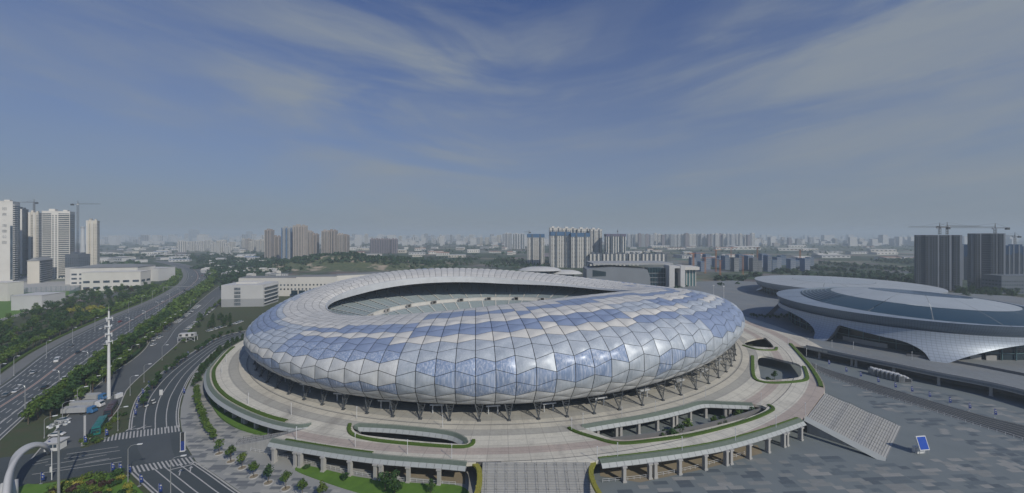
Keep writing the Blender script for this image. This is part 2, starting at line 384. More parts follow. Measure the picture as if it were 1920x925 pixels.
for px, py, h in ((254, 799, -1.55), (274, 797, -1.55), (269, 760, -1.62), (336, 892, 2.2), (356, 886, 2.2)): road_arrow(bv if py < 805 else lw, ground_at(px, py), h, 0.034)

# ---- plazas
PL = gl([(364, 699), (346, 738), (339, 765), (338, 785), (340, 802), (348, 834), (368, 866), (404, 890), (454, 925), (524, 968), (1000, 985), (1000, 805), (600, 770), (430, 712), (392, 676)])
b = MB(); b.add([(x, y, Z1+0.004) for x, y in PL], [tuple(range(len(PL)))]); plazaL = tag(b.build('west_plaza', M['walk'], fix=True), kind='structure')
M['plaza'] = mat('plaza_paving', (0.165, 0.188, 0.195), 0.75, c2=(0.13, 0.153, 0.162), scale=0.12, amt=0.7, detail=8)
PR = [(-20, 90), (-20, 150), (60, 165), (150, 230), (200, 260), (330, 250), (480, 230), (480, 60), (60, 60)]
b = MB(); b.add([(x, y, Z1) for x, y in PR], [tuple(range(len(PR)))]); plazaR = tag(b.build('east_plaza', M['plaza'], fix=True), kind='structure')
SLAB = {}
def slabs(parent, region, ang, tones, n, lens, wid, z, seed, prefix):
    """loose pattern of coloured paving slabs laid in courses"""
    rnd = random.Random(seed); xs = [p[0] for p in region]; ys = [p[1] for p in region]; c, s = cos(ang), sin(ang); used = set(); k = 0; tries = 0
    while k < n and tries < n*30:
        tries += 1; x = rnd.uniform(min(xs), max(xs)); y = rnd.uniform(min(ys), max(ys))
        if not inside((x, y), region): continue
        li = rnd.randrange(len(lens)); L = lens[li]; u = round((x*c+y*s)/(L+0.3)*2)/2*(L+0.3); v = round((-x*s+y*c)/wid)*wid
        cells = [(round(v/wid), int(math.floor((u+d)/1.5))) for d in [(-L/2)+1.5*q for q in range(int(L/1.5)+1)]]
        if any(q in used for q in cells): continue
        used.update(cells); ti = rnd.randrange(len(tones)); key = (prefix, li, ti)
        if key not in SLAB:
            m = MB(); m.box((0, 0, 0), (L-0.06, wid-0.06, 0.012)); SLAB[key] = m.mesh('paving_slab', tones[ti])
        link('paving_slab', SLAB[key], parent, (u*c-v*s, u*s+v*c, z), ang); k += 1
tonesR = [mat('slab_pale', (0.265, 0.268, 0.258), 0.75, scale=0.5), mat('slab_grey', (0.215, 0.225, 0.22), 0.75, scale=0.5), mat('slab_blue', (0.115, 0.14, 0.155), 0.7, scale=0.5), mat('slab_dark', (0.088, 0.108, 0.125), 0.7, scale=0.5)]
slabs(plazaR, gl([(1130, 925), (1330, 880), (1500, 845), (1640, 875), (1760, 860), (1920, 835), (1960, 925), (1500, 960), (1150, 960)]), 0.05, tonesR, 180, (3.0, 4.5, 7.0), 1.6, 0.020, 3, 'R')
slabs(plazaR, gl([(1560, 715), (1640, 740), (1740, 770), (1850, 810), (1960, 845), (1920, 880), (1720, 800), (1660, 770), (1600, 735)]), 0.05, tonesR, 70, (2.4, 3.6, 5.2), 1.35, 0.020, 4, 'R')
slabs(plazaR, gl([(1690, 720), (1800, 745), (1950, 785), (1950, 800), (1760, 750), (1690, 735)]), 0.05, tonesR, 50, (3.0, 4.6, 6.2), 1.6, 0.020, 5, 'R2')
tonesL = [mat('slab_ash', (0.20, 0.21, 0.21), 0.8, scale=0.5), mat('slab_sand', (0.36, 0.355, 0.33), 0.8, scale=0.5), mat('slab_slate', (0.15, 0.16, 0.17), 0.8, scale=0.5)]
slabs(plazaL, gl([(372, 735), (395, 735), (420, 775), (480, 810), (440, 840), (560, 900), (640, 925), (560, 960), (460, 920), (375, 862), (352, 830), (346, 790)]), 0.0, tonesL, 190, (2.4, 3.8, 5.6), 1.3, 0.020, 6, 'L')

# ---- tracked lane across the east plaza
LNU = spline(gl([(1520, 679), (1550, 692), (1636, 718), (1733, 748), (1845, 780), (1920, 798), (2100, 845)]), 40); LND = spline(gl([(1528, 694), (1561, 709), (1640, 737), (1733, 766), (1826, 796), (1920, 826), (2080, 885)]), 40)
M['lane'] = mat('lane_asphalt', (0.040, 0.048, 0.055), 0.85, c2=(0.030, 0.036, 0.042), scale=0.2)
ln = road('service_lane', LNU, LND, Z3+0.012, M['lane'])
for t in (0.03, 0.2, 0.36, 0.52, 0.68, 0.84, 0.97): stripe(ln, between(LNU, LND, t), 0.16, Z3+0.017, 'lane_line', 'kerb')

# ---- lawn and bare strip in front of the west plaza
b = MB(); LW = spline(gl([(553, 882), (575, 874), (671, 895), (770, 906), (862, 912), (872, 935), (760, 945), (680, 927), (610, 905)]), 60, True)[:-1]
b.prism(LW, 0.0, 0.16); tag(b.build('lawn', M['grass']), kind='structure')
b = MB(); SO = gl([(448, 838), (500, 841), (570, 856), (640, 873), (760, 894), (872, 908), (872, 866), (640, 846), (511, 824)]); b.add([(x, y, 0.036) for x, y in SO], [tuple(range(len(SO)))]); tag(b.build('dirt_strip', M['soil'], fix=True), kind='structure')
b = MB(); SO = gl([(1125, 893), (1200, 905), (1320, 880), (1430, 850), (1420, 835), (1250, 850), (1125, 862)]); b.add([(x, y, 0.036) for x, y in SO], [tuple(range(len(SO)))]); tag(b.build('dirt_strip', M['soil'], fix=True), kind='structure')
b = MB(); GS = spline(gl([(389, 738), (394, 754), (402, 770), (414, 785), (434, 799), (455, 808), (485, 816), (508, 814), (506, 803), (470, 792), (440, 778), (415, 760), (402, 742)]), 50, True)[:-1]
b.prism(GS, 0.0, 0.6); tag(b.build('grass_bank', M['grass']), kind='structure')
b = MB(); GS = spline(gl([(0, 962), (40, 912), (78, 909), (150, 897), (222, 887), (236, 893), (268, 925), (290, 950), (150, 985)]), 50, True)[:-1]
b.prism(GS, 0.0, 0.18); tag(b.build('lawn', M['grass']), kind='structure')
b = MB(); GS = gl([(151, 841), (190, 807), (222, 770), (228, 775), (232, 800), (226, 808), (200, 822), (165, 838)]); b.prism(GS, 0.0, 0.15); tag(b.build('traffic_island', M['verge'], fix=True), kind='structure')

# ================================================================== PODIUM DECK
SC, SA, SB, SR = (-7.0, 279.0), 155.0, 140.0, 0.16
DZ = 6.0
def deck_material():
    t = NT('deck_paving'); t.b.inputs['Roughness'].default_value = 0.8
    mp = t.n('ShaderNodeMapping', vector_type='TEXTURE'); mp.inputs['Location'].default_value = (SC[0], SC[1], 0); mp.inputs['Rotation'].default_value = (0, 0, SR); mp.inputs['Scale'].default_value = (SA, SB, 1)
    t.l(t.tc.outputs['Object'], mp.inputs[0])
    sp = t.n('ShaderNodeSeparateXYZ'); t.l(mp.outputs[0], sp.inputs[0]); cb = t.n('ShaderNodeCombineXYZ'); t.l(sp.outputs[0], cb.inputs[0]); t.l(sp.outputs[1], cb.inputs[1])
    ln = t.n('ShaderNodeVectorMath', operation='LENGTH'); t.l(cb.outputs[0], ln.inputs[0])
    rp = t.n('ShaderNodeValToRGB'); rp.color_ramp.interpolation = 'CONSTANT'; t.l(t.rng(ln.outputs['Value'], 0.9, 1.4), rp.inputs[0])
    sand, pale, pink, grey, dark = (0.56, 0.53, 0.455, 1), (0.61, 0.585, 0.505, 1), (0.44, 0.375, 0.33, 1), (0.41, 0.40, 0.36, 1), (0.10, 0.10, 0.10, 1)
    stops = [(0.9, grey), (1.0, sand), (1.018, grey), (1.022, dark), (1.024, sand), (1.045, grey), (1.075, pale), (1.115, sand), (1.125, pink), (1.152, sand), (1.178, dark), (1.181, pale), (1.22, pink), (1.26, sand), (1.33, (0.20, 0.22, 0.235, 1))]
    e = rp.color_ramp.elements
    while len(e) < len(stops): e.new(0.5)
    for k, (p, c) in enumerate(stops): e[k].position = (p-0.9)/0.5; e[k].color = c
    n1 = t.noise(0.06, 8, 0.6); n2 = t.noise(1.2, 6, 0.6)
    v = t.mix(1.0, rp.outputs[0], t.mix(t.rng(n1, 0.3, 0.7), (0.84, 0.84, 0.85), (1.06, 1.05, 1.04)), 'MULTIPLY')
    n3 = t.noise(0.10, 9, 0.65, mscale=(1, 0.35, 1)); v = t.mix(t.rng(n3, 0.53, 0.70, 0, 0.6), v, (0.24, 0.225, 0.205))
    br = t.n('ShaderNodeTexBrick'); br.inputs['Scale'].default_value = 1.0; br.inputs['Brick Width'].default_value = 2.4; br.inputs['Row Height'].default_value = 1.2; br.inputs['Mortar Size'].default_value = 0.03
    for i, c in ((0, (1, 1, 1, 1)), (1, (0.93, 0.93, 0.93, 1)), (2, (0.8, 0.8, 0.8, 1))): br.inputs[1+i].default_value = c
    t.l(t.tc.outputs['Object'], br.inputs['Vector'])
    def mth(op, a, b=None):
        q = t.n('ShaderNodeMath', operation=op); t.l(a, q.inputs[0])
        if b is not None: q.inputs[1].default_value = b
        return q.outputs[0]
    at = t.n('ShaderNodeMath', operation='ARCTAN2'); t.l(sp.outputs[1], at.inputs[0]); t.l(sp.outputs[0], at.inputs[1])
    j1 = mth('LESS_THAN', mth('FRACT', mth('MULTIPLY', at.outputs[0], 168/(2*pi))), 0.045); j2 = mth('LESS_THAN', mth('FRACT', mth('MULTIPLY', ln.outputs['Value'], 42.0)), 0.07)
    mx = t.n('ShaderNodeMath', operation='MAXIMUM'); t.l(j1, mx.inputs[0]); t.l(j2, mx.inputs[1]); v = t.mix(mth('MULTIPLY', mx.outputs[0], 0.32), v, (0.16, 0.15, 0.14))
    v = t.mix(1.0, v, br.outputs[0], 'MULTIPLY'); v = t.mix(1.0, v, t.mix(t.rng(n2, 0.35, 0.7), (0.93, 0.93, 0.93), (1.03, 1.03, 1.03)), 'MULTIPLY'); t.col(v); return t.m
M['deck'] = deck_material()
E1 = spline(gl([(452, 640), (425, 657), (402, 682), (393, 698), (396, 722), (415, 745), (452, 767), (500, 786), (552, 798), (584, 795)], DZ), 70)
E2 = spline(gl([(511, 824), (573, 835), (644, 846), (725, 856), (833, 864), (876, 868)], DZ), 60)
E3 = spline(gl([(1124, 863), (1205, 854), (1286, 843), (1360, 829), (1435, 808), (1500, 786)], DZ), 60)
E4 = spline(gl([(1546, 735), (1545, 720), (1528, 692), (1509, 670), (1487, 646)], DZ), 30)
E5 = spline(gl([(1511, 650), (1590, 667), (1671, 683), (1752, 700), (1860, 721), (1930, 738), (2100, 785)], DZ), 50)
O1 = spline(gl([(662, 803), (672, 797), (752, 801), (840, 811), (872, 823), (878, 831), (862, 833), (806, 829), (725, 821), (676, 814)], DZ), 70, True)[:-1]
O2 = spline(gl([(1092, 798), (1137, 791), (1205, 780), (1273, 765), (1313, 754), (1360, 755), (1405, 757), (1430, 761), (1436, 768), (1400, 783), (1300, 808), (1232, 819), (1165, 825), (1120, 813)], DZ), 90, True)[:-1]
O3 = spline(gl([(1424, 668), (1470, 676), (1497, 683), (1502, 692), (1500, 706), (1470, 711), (1432, 712), (1425, 700)], DZ), 50, True)[:-1]
O4 = spline(gl([(1398, 640), (1430, 633), (1440, 638), (1450, 651), (1430, 651), (1402, 648)], DZ), 40, True)[:-1]
deck_outline = E1 + [ground_at(576, 803, DZ), ground_at(514, 821, DZ)] + E2 + [ground_at(904, 866, DZ), ground_at(1107, 866, DZ)] + E3 + [ground_at(1511, 782, DZ)] + E4 + E5 + [(520, 190), (560, 420), (330, 560), (60, 500), (-140, 430), (-190, 330)]
deck = flat_poly('podium_deck', deck_outline, [O1, O2, O3, O4], DZ-1.1, DZ, M['deck']); tag(deck, kind='structure')
def wall_strip(name, P, z0, z1, th, m, parent=None, side=1):
    A = P; B = offset(P, th*side); b = MB(); b.ribbon(A, A, z0, z1); b.ribbon(B, B, z0, z1); b.ribbon(A, B, z1); 
    b.add([(*A[0], z0), (*B[0], z0), (*B[0], z1), (*A[0], z1)], [(0, 1, 2, 3)]); b.add([(*A[-1], z0), (*B[-1], z0), (*B[-1], z1), (*A[-1], z1)], [(0, 1, 2, 3)])
    return b.build(name, m, parent)
for P, s, d in ((E1, 1, 9.0), (E2, 1, 11.0), (E3, 1, 13.0), (E5, 1, 10.0)):
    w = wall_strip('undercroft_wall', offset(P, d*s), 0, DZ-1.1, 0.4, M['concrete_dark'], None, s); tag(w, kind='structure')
M['trellis'] = mat('trellis_green', (0.19, 0.23, 0.20), 0.75, c2=(0.13, 0.17, 0.14), scale=1.2, amt=0.7)
M['fascia'] = mat('fascia_panel', (0.36, 0.38, 0.375), 0.6, 0.0, c2=(0.29, 0.31, 0.31), scale=0.6, amt=0.7)
def sloped_parapet(P, side, label, drop=1.7, out=2.2, up=0.5):
    """sloped trellis and panel skirt hanging off the edge of the deck (out = away from the deck)"""
    root = thing('sloped_parapet', label, 'parapet'); n = max(int(plen(P)/2.4), 4); Q = resample(P, n)
    l0 = offset(Q, side*-0.05); l1 = offset(Q, side*out*0.56); l2 = offset(Q, side*out); z0, z1, z2 = DZ+up, DZ+up-drop*0.42, DZ+up-drop
    for i in range(n):
        a = 0.02
        def cell(A, B, za, zb, nm, mm, th):
            p, q, r, s = [lerp2(A[i], A[i+1], a), lerp2(A[i], A[i+1], 1-a), lerp2(B[i], B[i+1], 1-a), lerp2(B[i], B[i+1], a)]
            b = MB(); v = [(*p, za), (*q, za), (*r, zb), (*s, zb)]; w = [(x, y, z-th) for x, y, z in v]
            b.add(v+w, [(0, 1, 2, 3), (7, 6, 5, 4), (0, 4, 5, 1), (1, 5, 6, 2), (2, 6, 7, 3), (3, 7, 4, 0)]); b.build(nm, mm, root, fix=True)
        cell(l1, l2, z1-0.03, z2, 'fascia_panel', M['fascia'], 0.10)
    b = MB()
    for k in range(7):
        t = k/6; L = between(l0, l1, t); z = z0+(z1-z0)*t
        for i in range(n): b.bar((*L[i], z), (*L[i+1], z), 0.07, n=4)
    for (x, y, h) in along(l0, 0.8):
        nx, ny = -sin(h)*side, cos(h)*side; b.bar((x, y, z0+0.04), (x+nx*out*0.60, y+ny*out*0.60, z1+0.04), 0.05, n=4)
    b.build('trellis', M['trellis'], root)
    b = MB(); b.ribbon(offset(Q, side*0.02), offset(Q, side*out*0.55), z0-0.14, z1-0.14); b.build('planting_tray', M['trellis'], root)
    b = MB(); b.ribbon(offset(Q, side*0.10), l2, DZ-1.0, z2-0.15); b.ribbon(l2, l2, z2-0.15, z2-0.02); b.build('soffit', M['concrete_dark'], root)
    return root
sloped_parapet(E1, -1, 'long curved trellis parapet along the west rim of the podium, beside the pine row')
sloped_parapet(E2, -1, 'long trellis parapet on piers above the tree-dotted west plaza')
sloped_parapet(E3, -1, 'long curved parapet on piers between the front stair and the east stair')
far1 = spline(gl([(664, 806), (664, 800), (674, 796), (752, 800), (840, 810), (872, 822), (878, 831)], DZ), 40)
far2 = spline(gl([(1090, 799), (1137, 791), (1205, 780), (1273, 765), (1313, 754), (1360, 755), (1410, 757)], DZ), 50)
sloped_parapet(far1, -1, 'trellis parapet on the far rim of the slim pill-shaped light well', 1.9, 2.2)
sloped_parapet(far2, -1, 'pale parapet on the far rim of the large light well planted with shrubs', 1.9, 2.2)
def pier(x, y, rz=0.0, w=0.95, d=1.3):
    m = MB(); m.box((0, 0, (DZ-1.1)/2), (w, d, DZ-1.1)); m.box((0, 0, 0.25), (w+0.3, d+0.3, 0.5)); m.box((0, 0, DZ-1.35), (w+0.5, d+0.4, 0.45)); return m.mesh('deck_pier', M['concrete'])
pm = pier(0, 0)
def piers(P, d, step, start, label, group, pair=3):
    for i, (x, y, h) in enumerate(along(offset(P, d), step, start)):
        for k in ((-0.9, 0.9) if i % pair == 1 else (0,)):
            o = link('deck_pier', pm, None, (x+cos(h)*k, y+sin(h)*k, 0), h); tag(o, label, 'pier', group)
piers(E2, 1.6-3.6, 9.6, 3.0, 'square concrete pier under the parapet beside the west plaza', 'piers under the west podium edge')
piers(E3, 1.6-3.6, 9.4, 7.0, 'square concrete pier under the curved parapet beside the east plaza', 'piers under the east podium edge')
piers(E1[26:64], 0.6, 8.5, 3.0, 'concrete pier under the curved west parapet above the grass bank', 'piers above the grass bank')
piers(far2, -1.0, 8.6, 6.0, 'concrete pier at the far side of the shrub-planted light well', 'piers in the large light well')
piers(E5, 2.5, 16.0, 6.0, 'concrete pier under the arena terrace beside the service lane', 'piers under the arena terrace', 99)
# parapet of the arena terrace
b = wall_strip('terrace_parapet', offset(E5, 0.1), DZ-1.6, DZ+1.0, 0.35, M['concrete'], None, 1); tag(b, 'long low concrete parapet along the arena terrace above the trench', 'parapet')
b = wall_strip('ramp_wall', resample(gl([(1700, 668), (1765, 676), (1840, 689), (1925, 706)], DZ), 20), DZ-0.2, DZ+1.3, 0.35, M['concrete_dark'], None, 1); tag(b, 'low dark wall beside the terrace road in front of the arena', 'wall')

# ---- stairs
M['step'] = mat('step_stone', (0.40, 0.395, 0.38), 0.85, c2=(0.31, 0.31, 0.30), scale=0.4, amt=0.7, rnd=0.07)
M['step_edge'] = mat('step_edge_dark', (0.17, 0.175, 0.175), 0.85, scale=0.5)
def stair(label, a, b_, c, d, n, z1=DZ, rails=8, landings=()):
    """a-b top edge, d-c foot edge"""
    root = thing('stairway', label, 'stairs'); steps = []
    def zq(u):
        if not landings: return z1*(1-u)
        A_ = ((0.0, 1.0), (0.27, 0.70), (0.36, 0.68), (0.60, 0.36), (0.69, 0.34), (1.0, 0.0))
        for (u0, f0), (u1, f1) in zip(A_, A_[1:]):
            if u <= u1: return z1*(f0+(f1-f0)*(u-u0)/(u1-u0))
        return 0.0
    for i in range(n):
        t0, t1 = i/n, (i+1)/n; p, q, r, s = lerp2(a, d, t0), lerp2(b_, c, t0), lerp2(b_, c, t1), lerp2(a, d, t1); z = zq(t0+0.6/n)
        m = MB(); m.add([(*p, 0), (*q, 0), (*r, 0), (*s, 0), (*p, z), (*q, z), (*r, z), (*s, z)], [(4, 5, 6, 7), (0, 1, 5, 4), (1, 2, 6, 5), (2, 3, 7, 6), (3, 0, 4, 7)]); m.build('step', M['step'], root, fix=True)
        e0, e1 = lerp2(p, s, 0.72), lerp2(q, r, 0.72); m = MB(); m.add([(*e0, z+0.006), (*e1, z+0.006), (*r, z+0.006), (*s, z+0.006)], [(0, 1, 2, 3)]); m.build('edge_strip', M['step_edge'], root)  # thin darker strip along each step edge, for contrast between the steps
    for k in range(rails):
        t = (k+0.5)/rails; m = MB(); prev = None; cnt = 7
        for j in range(cnt):
            u = 0.06+0.88*j/(cnt-1); x, y = lerp2(lerp2(a, b_, t), lerp2(d, c, t), u); zz = zq(u)
            m.bar((x, y, zz), (x, y, zz+0.95), 0.035, n=4)
            if prev: m.bar(prev, (x, y, zz+0.95), 0.04, n=4)
            prev = (x, y, zz+0.95)
        m.build('handrail', M['dark_steel'], root)
    return root
fa, fb = ground_at(905, 866, DZ), ground_at(1106, 866, DZ)
stair('broad pale front stairway descending from the podium towards the bottom edge', (fa[0], fa[1]-0.05), (fb[0], fb[1]-0.05), (fb[0]-0.5, 97.0), (fa[0]+0.5, 97.0), 36, rails=11)
sa, sb = ground_at(1513, 782, DZ), ground_at(1547, 737, DZ); sc_, sd = ground_at(1690, 800), ground_at(1662, 860)
stair('broad pale stairway on the east side descending to the plaza by the blue booth', sa, sb, sc_, sd, 34, rails=9, landings=(11, 12, 22, 23))
sa, sb = ground_at(574, 804, DZ), ground_at(516, 821, DZ); sc_, sd = ground_at(436, 838), ground_at(452, 822)
stair('narrow stairway on the west side descending to the tree-dotted plaza', sa, sb, sc_, sd, 26, rails=3)
p0 = [ground_at(1511, 784, DZ), ground_at(1662, 863)]
b = MB(); A = resample([(*p0[0], DZ), (*p0[1], 0.0)], 14); Bo = [(x-1.6, y-1.0, z) for x, y, z in A]
for i in range(14):
    b.quad((A[i][0], A[i][1], A[i][2]+0.7), (A[i+1][0], A[i+1][1], A[i+1][2]+0.7), (Bo[i+1][0], Bo[i+1][1], Bo[i+1][2]-0.5), (Bo[i][0], Bo[i][1], Bo[i][2]-0.5))
    b.quad((A[i][0], A[i][1], A[i][2]+0.7), (A[i+1][0], A[i+1][1], A[i+1][2]+0.7), (A[i+1][0], A[i+1][1], A[i+1][2]-0.6), (A[i][0], A[i][1], A[i][2]-0.6))
tag(b.build('stair_balustrade', M['fascia']), 'sloping pale balustrade down the near side of the east stairway', 'balustrade')
# ================================================================== STADIUM
OC, OA, OB, OR = (-13.0, 273.5), 113.0, 66.0, 0.21
def ell(t, c, a, b, r):
    x, y = a*cos(t), b*sin(t); return (c[0]+x*cos(r)-y*sin(r), c[1]+x*sin(r)+y*cos(r))
def smooth01(x): x = min(max(x, 0.0), 1.0); return x*x*(3-2*x)
NR = 128
# rib angles: equal arc length round the foot ellipse
_t = [2*pi*k/2000-pi/2 for k in range(2001)]; _p = [ell(t, (0, 0), SA, SB, 0) for t in _t]; _L = [0.0]
for k in range(2000): _L.append(_L[-1]+hypot(_p[k+1][0]-_p[k][0], _p[k+1][1]-_p[k][1]))
def t_at(frac):
    s = (frac % 1.0)*_L[-1]; lo, hi = 0, 2000
    while hi-lo > 1:
        m = (lo+hi)//2
        if _L[m] <= s: lo = m
        else: hi = m
    return _t[lo]+(_t[hi]-_t[lo])*(s-_L[lo])/(_L[hi]-_L[lo])
def crest(t): return 36.0+5.9*cos(2*(t+radians(64)))
def skirt(t):
    d = math.degrees((t+pi) % (2*pi)-pi); return 11.4+4.4*(smooth01((d+98)/62) if d < 60 else smooth01((150-d)/90))
PROF = {}
def profile(t):
    """list of (inward distance, height) from skirt edge to opening rim, 0..1 by arc length"""
    key = round(t, 5)
    if key in PROF: return PROF[key]
    p, q = ell(t, SC, SA, SB, SR), ell(t, OC, OA, OB, OR); W = hypot(q[0]-p[0], q[1]-p[1]); z0, zc = skirt(t), crest(t); h = zc-z0
    pts = [(1.2, z0), (-2.6, z0+0.16*h), (-5.0, z0+0.36*h), (-4.2, z0+0.56*h), (0.5, z0+0.745*h), (0.17*W, z0+0.885*h), (0.38*W, z0+0.975*h), (0.62*W, zc), (0.84*W, zc-0.035*h), (W, zc-0.13*h)]
    PROF[key] = (spline(pts, 60), p, ((q[0]-p[0])/W, (q[1]-p[1])/W), W); return PROF[key]
def shell_pt(t, s, inset=0.0):
    pr, p, d, W = profile(t); u = min(max(s, 0.0), 1.0)*60; i = min(int(u), 59); f = u-i
    w = pr[i][0]+(pr[i+1][0]-pr[i][0])*f; z = pr[i][1]+(pr[i+1][1]-pr[i][1])*f
    if inset:
        tx, tz = pr[i+1][0]-pr[i][0], pr[i+1][1]-pr[i][1]; l = hypot(tx, tz); w += tz/l*inset; z -= tx/l*inset
    return Vector((p[0]+d[0]*w, p[1]+d[1]*w, z))
ROWS = 17
_w = [0.62, 0.70, 0.80, 0.86, 0.90, 0.95]+[1.0]*4+[1.05, 1.1, 1.2, 1.25, 1.3, 1.3, 1.25]; _s = [0.0]
for v in _w: _s.append(_s[-1]+v)
_s = [v/_s[-1] for v in _s]
stadium = thing('stadium', 'huge oval stadium with a bulging shell of white, blue and silver panels', 'stadium')
def fold(i, j):
    """zigzag of the panel joints: joints run level between straight ribs in front, ribs zigzag on the flanks"""
    t = t_at(i/NR); c = cos(t+radians(84)); front = smooth01((c-0.25)/0.5); back = smooth01((-c-0.55)/0.3)
    sgn = 1 if (i+j) % 2 else -1
    return front, back, sgn
def node(i, j):
    front, back, sgn = fold(i % NR, j); sj = _s[j]; edge = 0.0 if j in (0, ROWS) else 1.0
    taper = 1.0-0.6*smooth01((sj-0.6)/0.3); row = 1.0/ROWS
    ds = sgn*row*0.20*front*edge*taper; di = sgn*0.24*(1-front)*(1-back)*(0.4+0.6*edge)
    return shell_pt(t_at((i+di)/NR), sj+ds)
NODES = [[node(i, j) for j in range(ROWS+1)] for i in range(NR)]
# ---- panel materials
def panel_mat(name, c, c2, rough, metal, streak=0.0, coat=0.0):
    t = NT(name); t.b.inputs['Roughness'].default_value = rough; t.b.inputs['Metallic'].default_value = metal; t.b.inputs['Coat Weight'].default_value = coat; t.b.inputs['Specular IOR Level'].default_value = 0.35; t.b.inputs['Coat Roughness'].default_value = 0.12
    n1 = t.noise(0.22, 5, 0.6); n2 = t.noise(1.7, 6, 0.6, mscale=(1, 1, 0.07))
    v = t.mix(t.rng(n1, 0.35, 0.65), c2, c)
    if streak: v = t.mix(t.rng(n2, 0.45, 0.68, 0, streak), v, (0.72, 0.74, 0.77))
    g = t.n('ShaderNodeNewGeometry'); v = t.mix(1.0, v, t.mix(g.outputs['Random Per Island'], (0.93,)*3, (1.05,)*3), 'MULTIPLY')
    t.col(v); t.l(t.rng(n1, 0.3, 0.7, rough-0.05, rough+0.1), t.b.inputs['Roughness']); return t.m
PM = [panel_mat('panel_white', (0.60, 0.585, 0.55), (0.53, 0.52, 0.495), 0.42, 0.0, 0.0, 0.0),
      panel_mat('panel_blue', (0.245, 0.30, 0.43), (0.215, 0.27, 0.39), 0.34, 0.05, 0.0, 0.0),
      panel_mat('panel_silver', (0.45, 0.49, 0.54), (0.35, 0.395, 0.45), 0.42, 0.12, 0.25, 0.0),
      panel_mat('panel_blue_streaked', (0.26, 0.325, 0.46), (0.19, 0.255, 0.39), 0.36, 0.05, 0.5, 0.0),
      panel_mat('panel_grey', (0.54, 0.55, 0.55), (0.45, 0.46, 0.47), 0.48, 0.05, 0.3, 0.0)]
def panel_kind(i, j):
    t = (t_at(i/NR)+pi) % (2*pi)-pi; deg = math.degrees(t); rnd = random.Random(i*131+j*17)
    u = ((deg+200) % 360)                      # 0 at the far left, about 110 in front, 200 at the right end
    k = j+noise.noise((i*0.09, j*0.25, 3.3))*1.6
    if j == 0: return 4
    pz = noise.noise((i*0.16, j*0.22, 5.5)); A_ = 1 if pz > -0.02 else 2; B_ = 2 if pz > -0.22 else 3
    if u < 200+20:
        f = u/110.0
        lo = [(2.2, 4), (4.6, 3 if pz > -0.25 else 2), (6.6, 2), (8.3, 0), (10.1, 1), (11.6, 0), (12.5, 1)]
        if u < 62: lo = [(2.0, 2), (3.2, 3), (3.9, 0), (6.2, A_), (9.0, A_), (10.2, 2), (11.2, 0)]
        elif u < 88: lo = [(1.6, 4), (2.6, 3), (4.2, 4), (6.3, 3), (7.6, 3-A_), (9.3, 0), (10.7, 1), (11.6, 0)]
        elif u > 126: 
            e = min((u-126)/60, 1)*2.4; lo = [(2.2, 2), (3.8, B_), (6.6-e*0.5, A_), (8.0-e*0.6, 3-A_ if pz < 0.25 else 2), (9.2-e*0.7, 0), (10.9-e*0.4, A_), (12.2, 0), (13.0, 1)]
        for lim, m in lo:
            if k < lim: return m
        return 0
    if k < 4: return 2
    if k < 7: return A_
    if 8.6 < k < 10.0 and noise.noise((i*0.12, 7.7, 0)) > -0.05: return 1
    return 0
def panel_geo(i, j, G=5):
    a, b, c, d = NODES[i][j], NODES[(i+1) % NR][j], NODES[(i+1) % NR][j+1], NODES[i][j+1]
    n = (b-a).cross(d-a)+(d-c).cross(b-c); n.normalize(); cen = (a+b+c+d)/4
    gap = 0.13; Lu = ((b-a).length+(c-d).length)/2; Lv = ((d-a).length+(c-b).length)/2; gu = gap/Lu; gv = 0.7*gap/Lv; h = (0.11 if j < 11 else 0.03)*min(Lu, Lv)
    crease = 0.35 if (i+j) % 2 else -0.25; vs = []
    for q in range(G+1):
        v = gv+(1-2*gv)*q/G
        for p in range(G+1):
            u = gu+(1-2*gu)*p/G; base = (a*(1-u)+b*u)*(1-v)+(d*(1-u)+c*u)*v
            w = 4*u*(1-u)*4*v*(1-v); vs.append(base+n*(h*w*(1.0+crease*(v-0.5)*2)))
    fs = [(q*(G+1)+p, q*(G+1)+p+1, (q+1)*(G+1)+p+1, (q+1)*(G+1)+p) for q in range(G) for p in range(G)]
    return vs, fs, n, cen
def shown_area(i, j):
    q = [NODES[i][j], NODES[(i+1) % NR][j], NODES[(i+1) % NR][j+1], NODES[i][j+1]]
    s = [(FOC*v.x/v.y, -FOC*(v.z-CAM_H)/v.y) for v in q]; A = 0
    for k in range(4): A += s[k][0]*s[(k+1) % 4][1]-s[(k+1) % 4][0]*s[k][1]
    return -A/2
cells = [(shown_area(i, j), i, j) for i in range(NR) for j in range(ROWS)]; cells.sort(reverse=True)
single = set((i, j) for _, i, j in cells[:300])
rest = MB()
for _, i, j in cells:
    vs, fs, n, cen = panel_geo(i, j); k = panel_kind(i, j)
    if (i, j) in single:
        m = MB(); m.add(vs, fs); m.build('facade_panel', PM[k], stadium, smooth=True)
    else: rest.add(vs, fs, k)
tag(rest.build('distant_facade_panels', PM, stadium, smooth=True), kind='stuff')
# ---- dark carrier shell under the panels, with straight rib lines showing in the joints
b = MB(); vs = []
for i in range(NR):
    for j in range(ROWS*2+1): vs.append(shell_pt(t_at(i/NR), j/(ROWS*2), 1.0))
R2 = ROWS*2+1
b.add(vs, [(i*R2+j, ((i+1) % NR)*R2+j, ((i+1) % NR)*R2+j+1, i*R2+j+1) for i in range(NR) for j in range(R2-1)])
b.build('carrier_shell', M['dark_steel'], stadium, smooth=True)
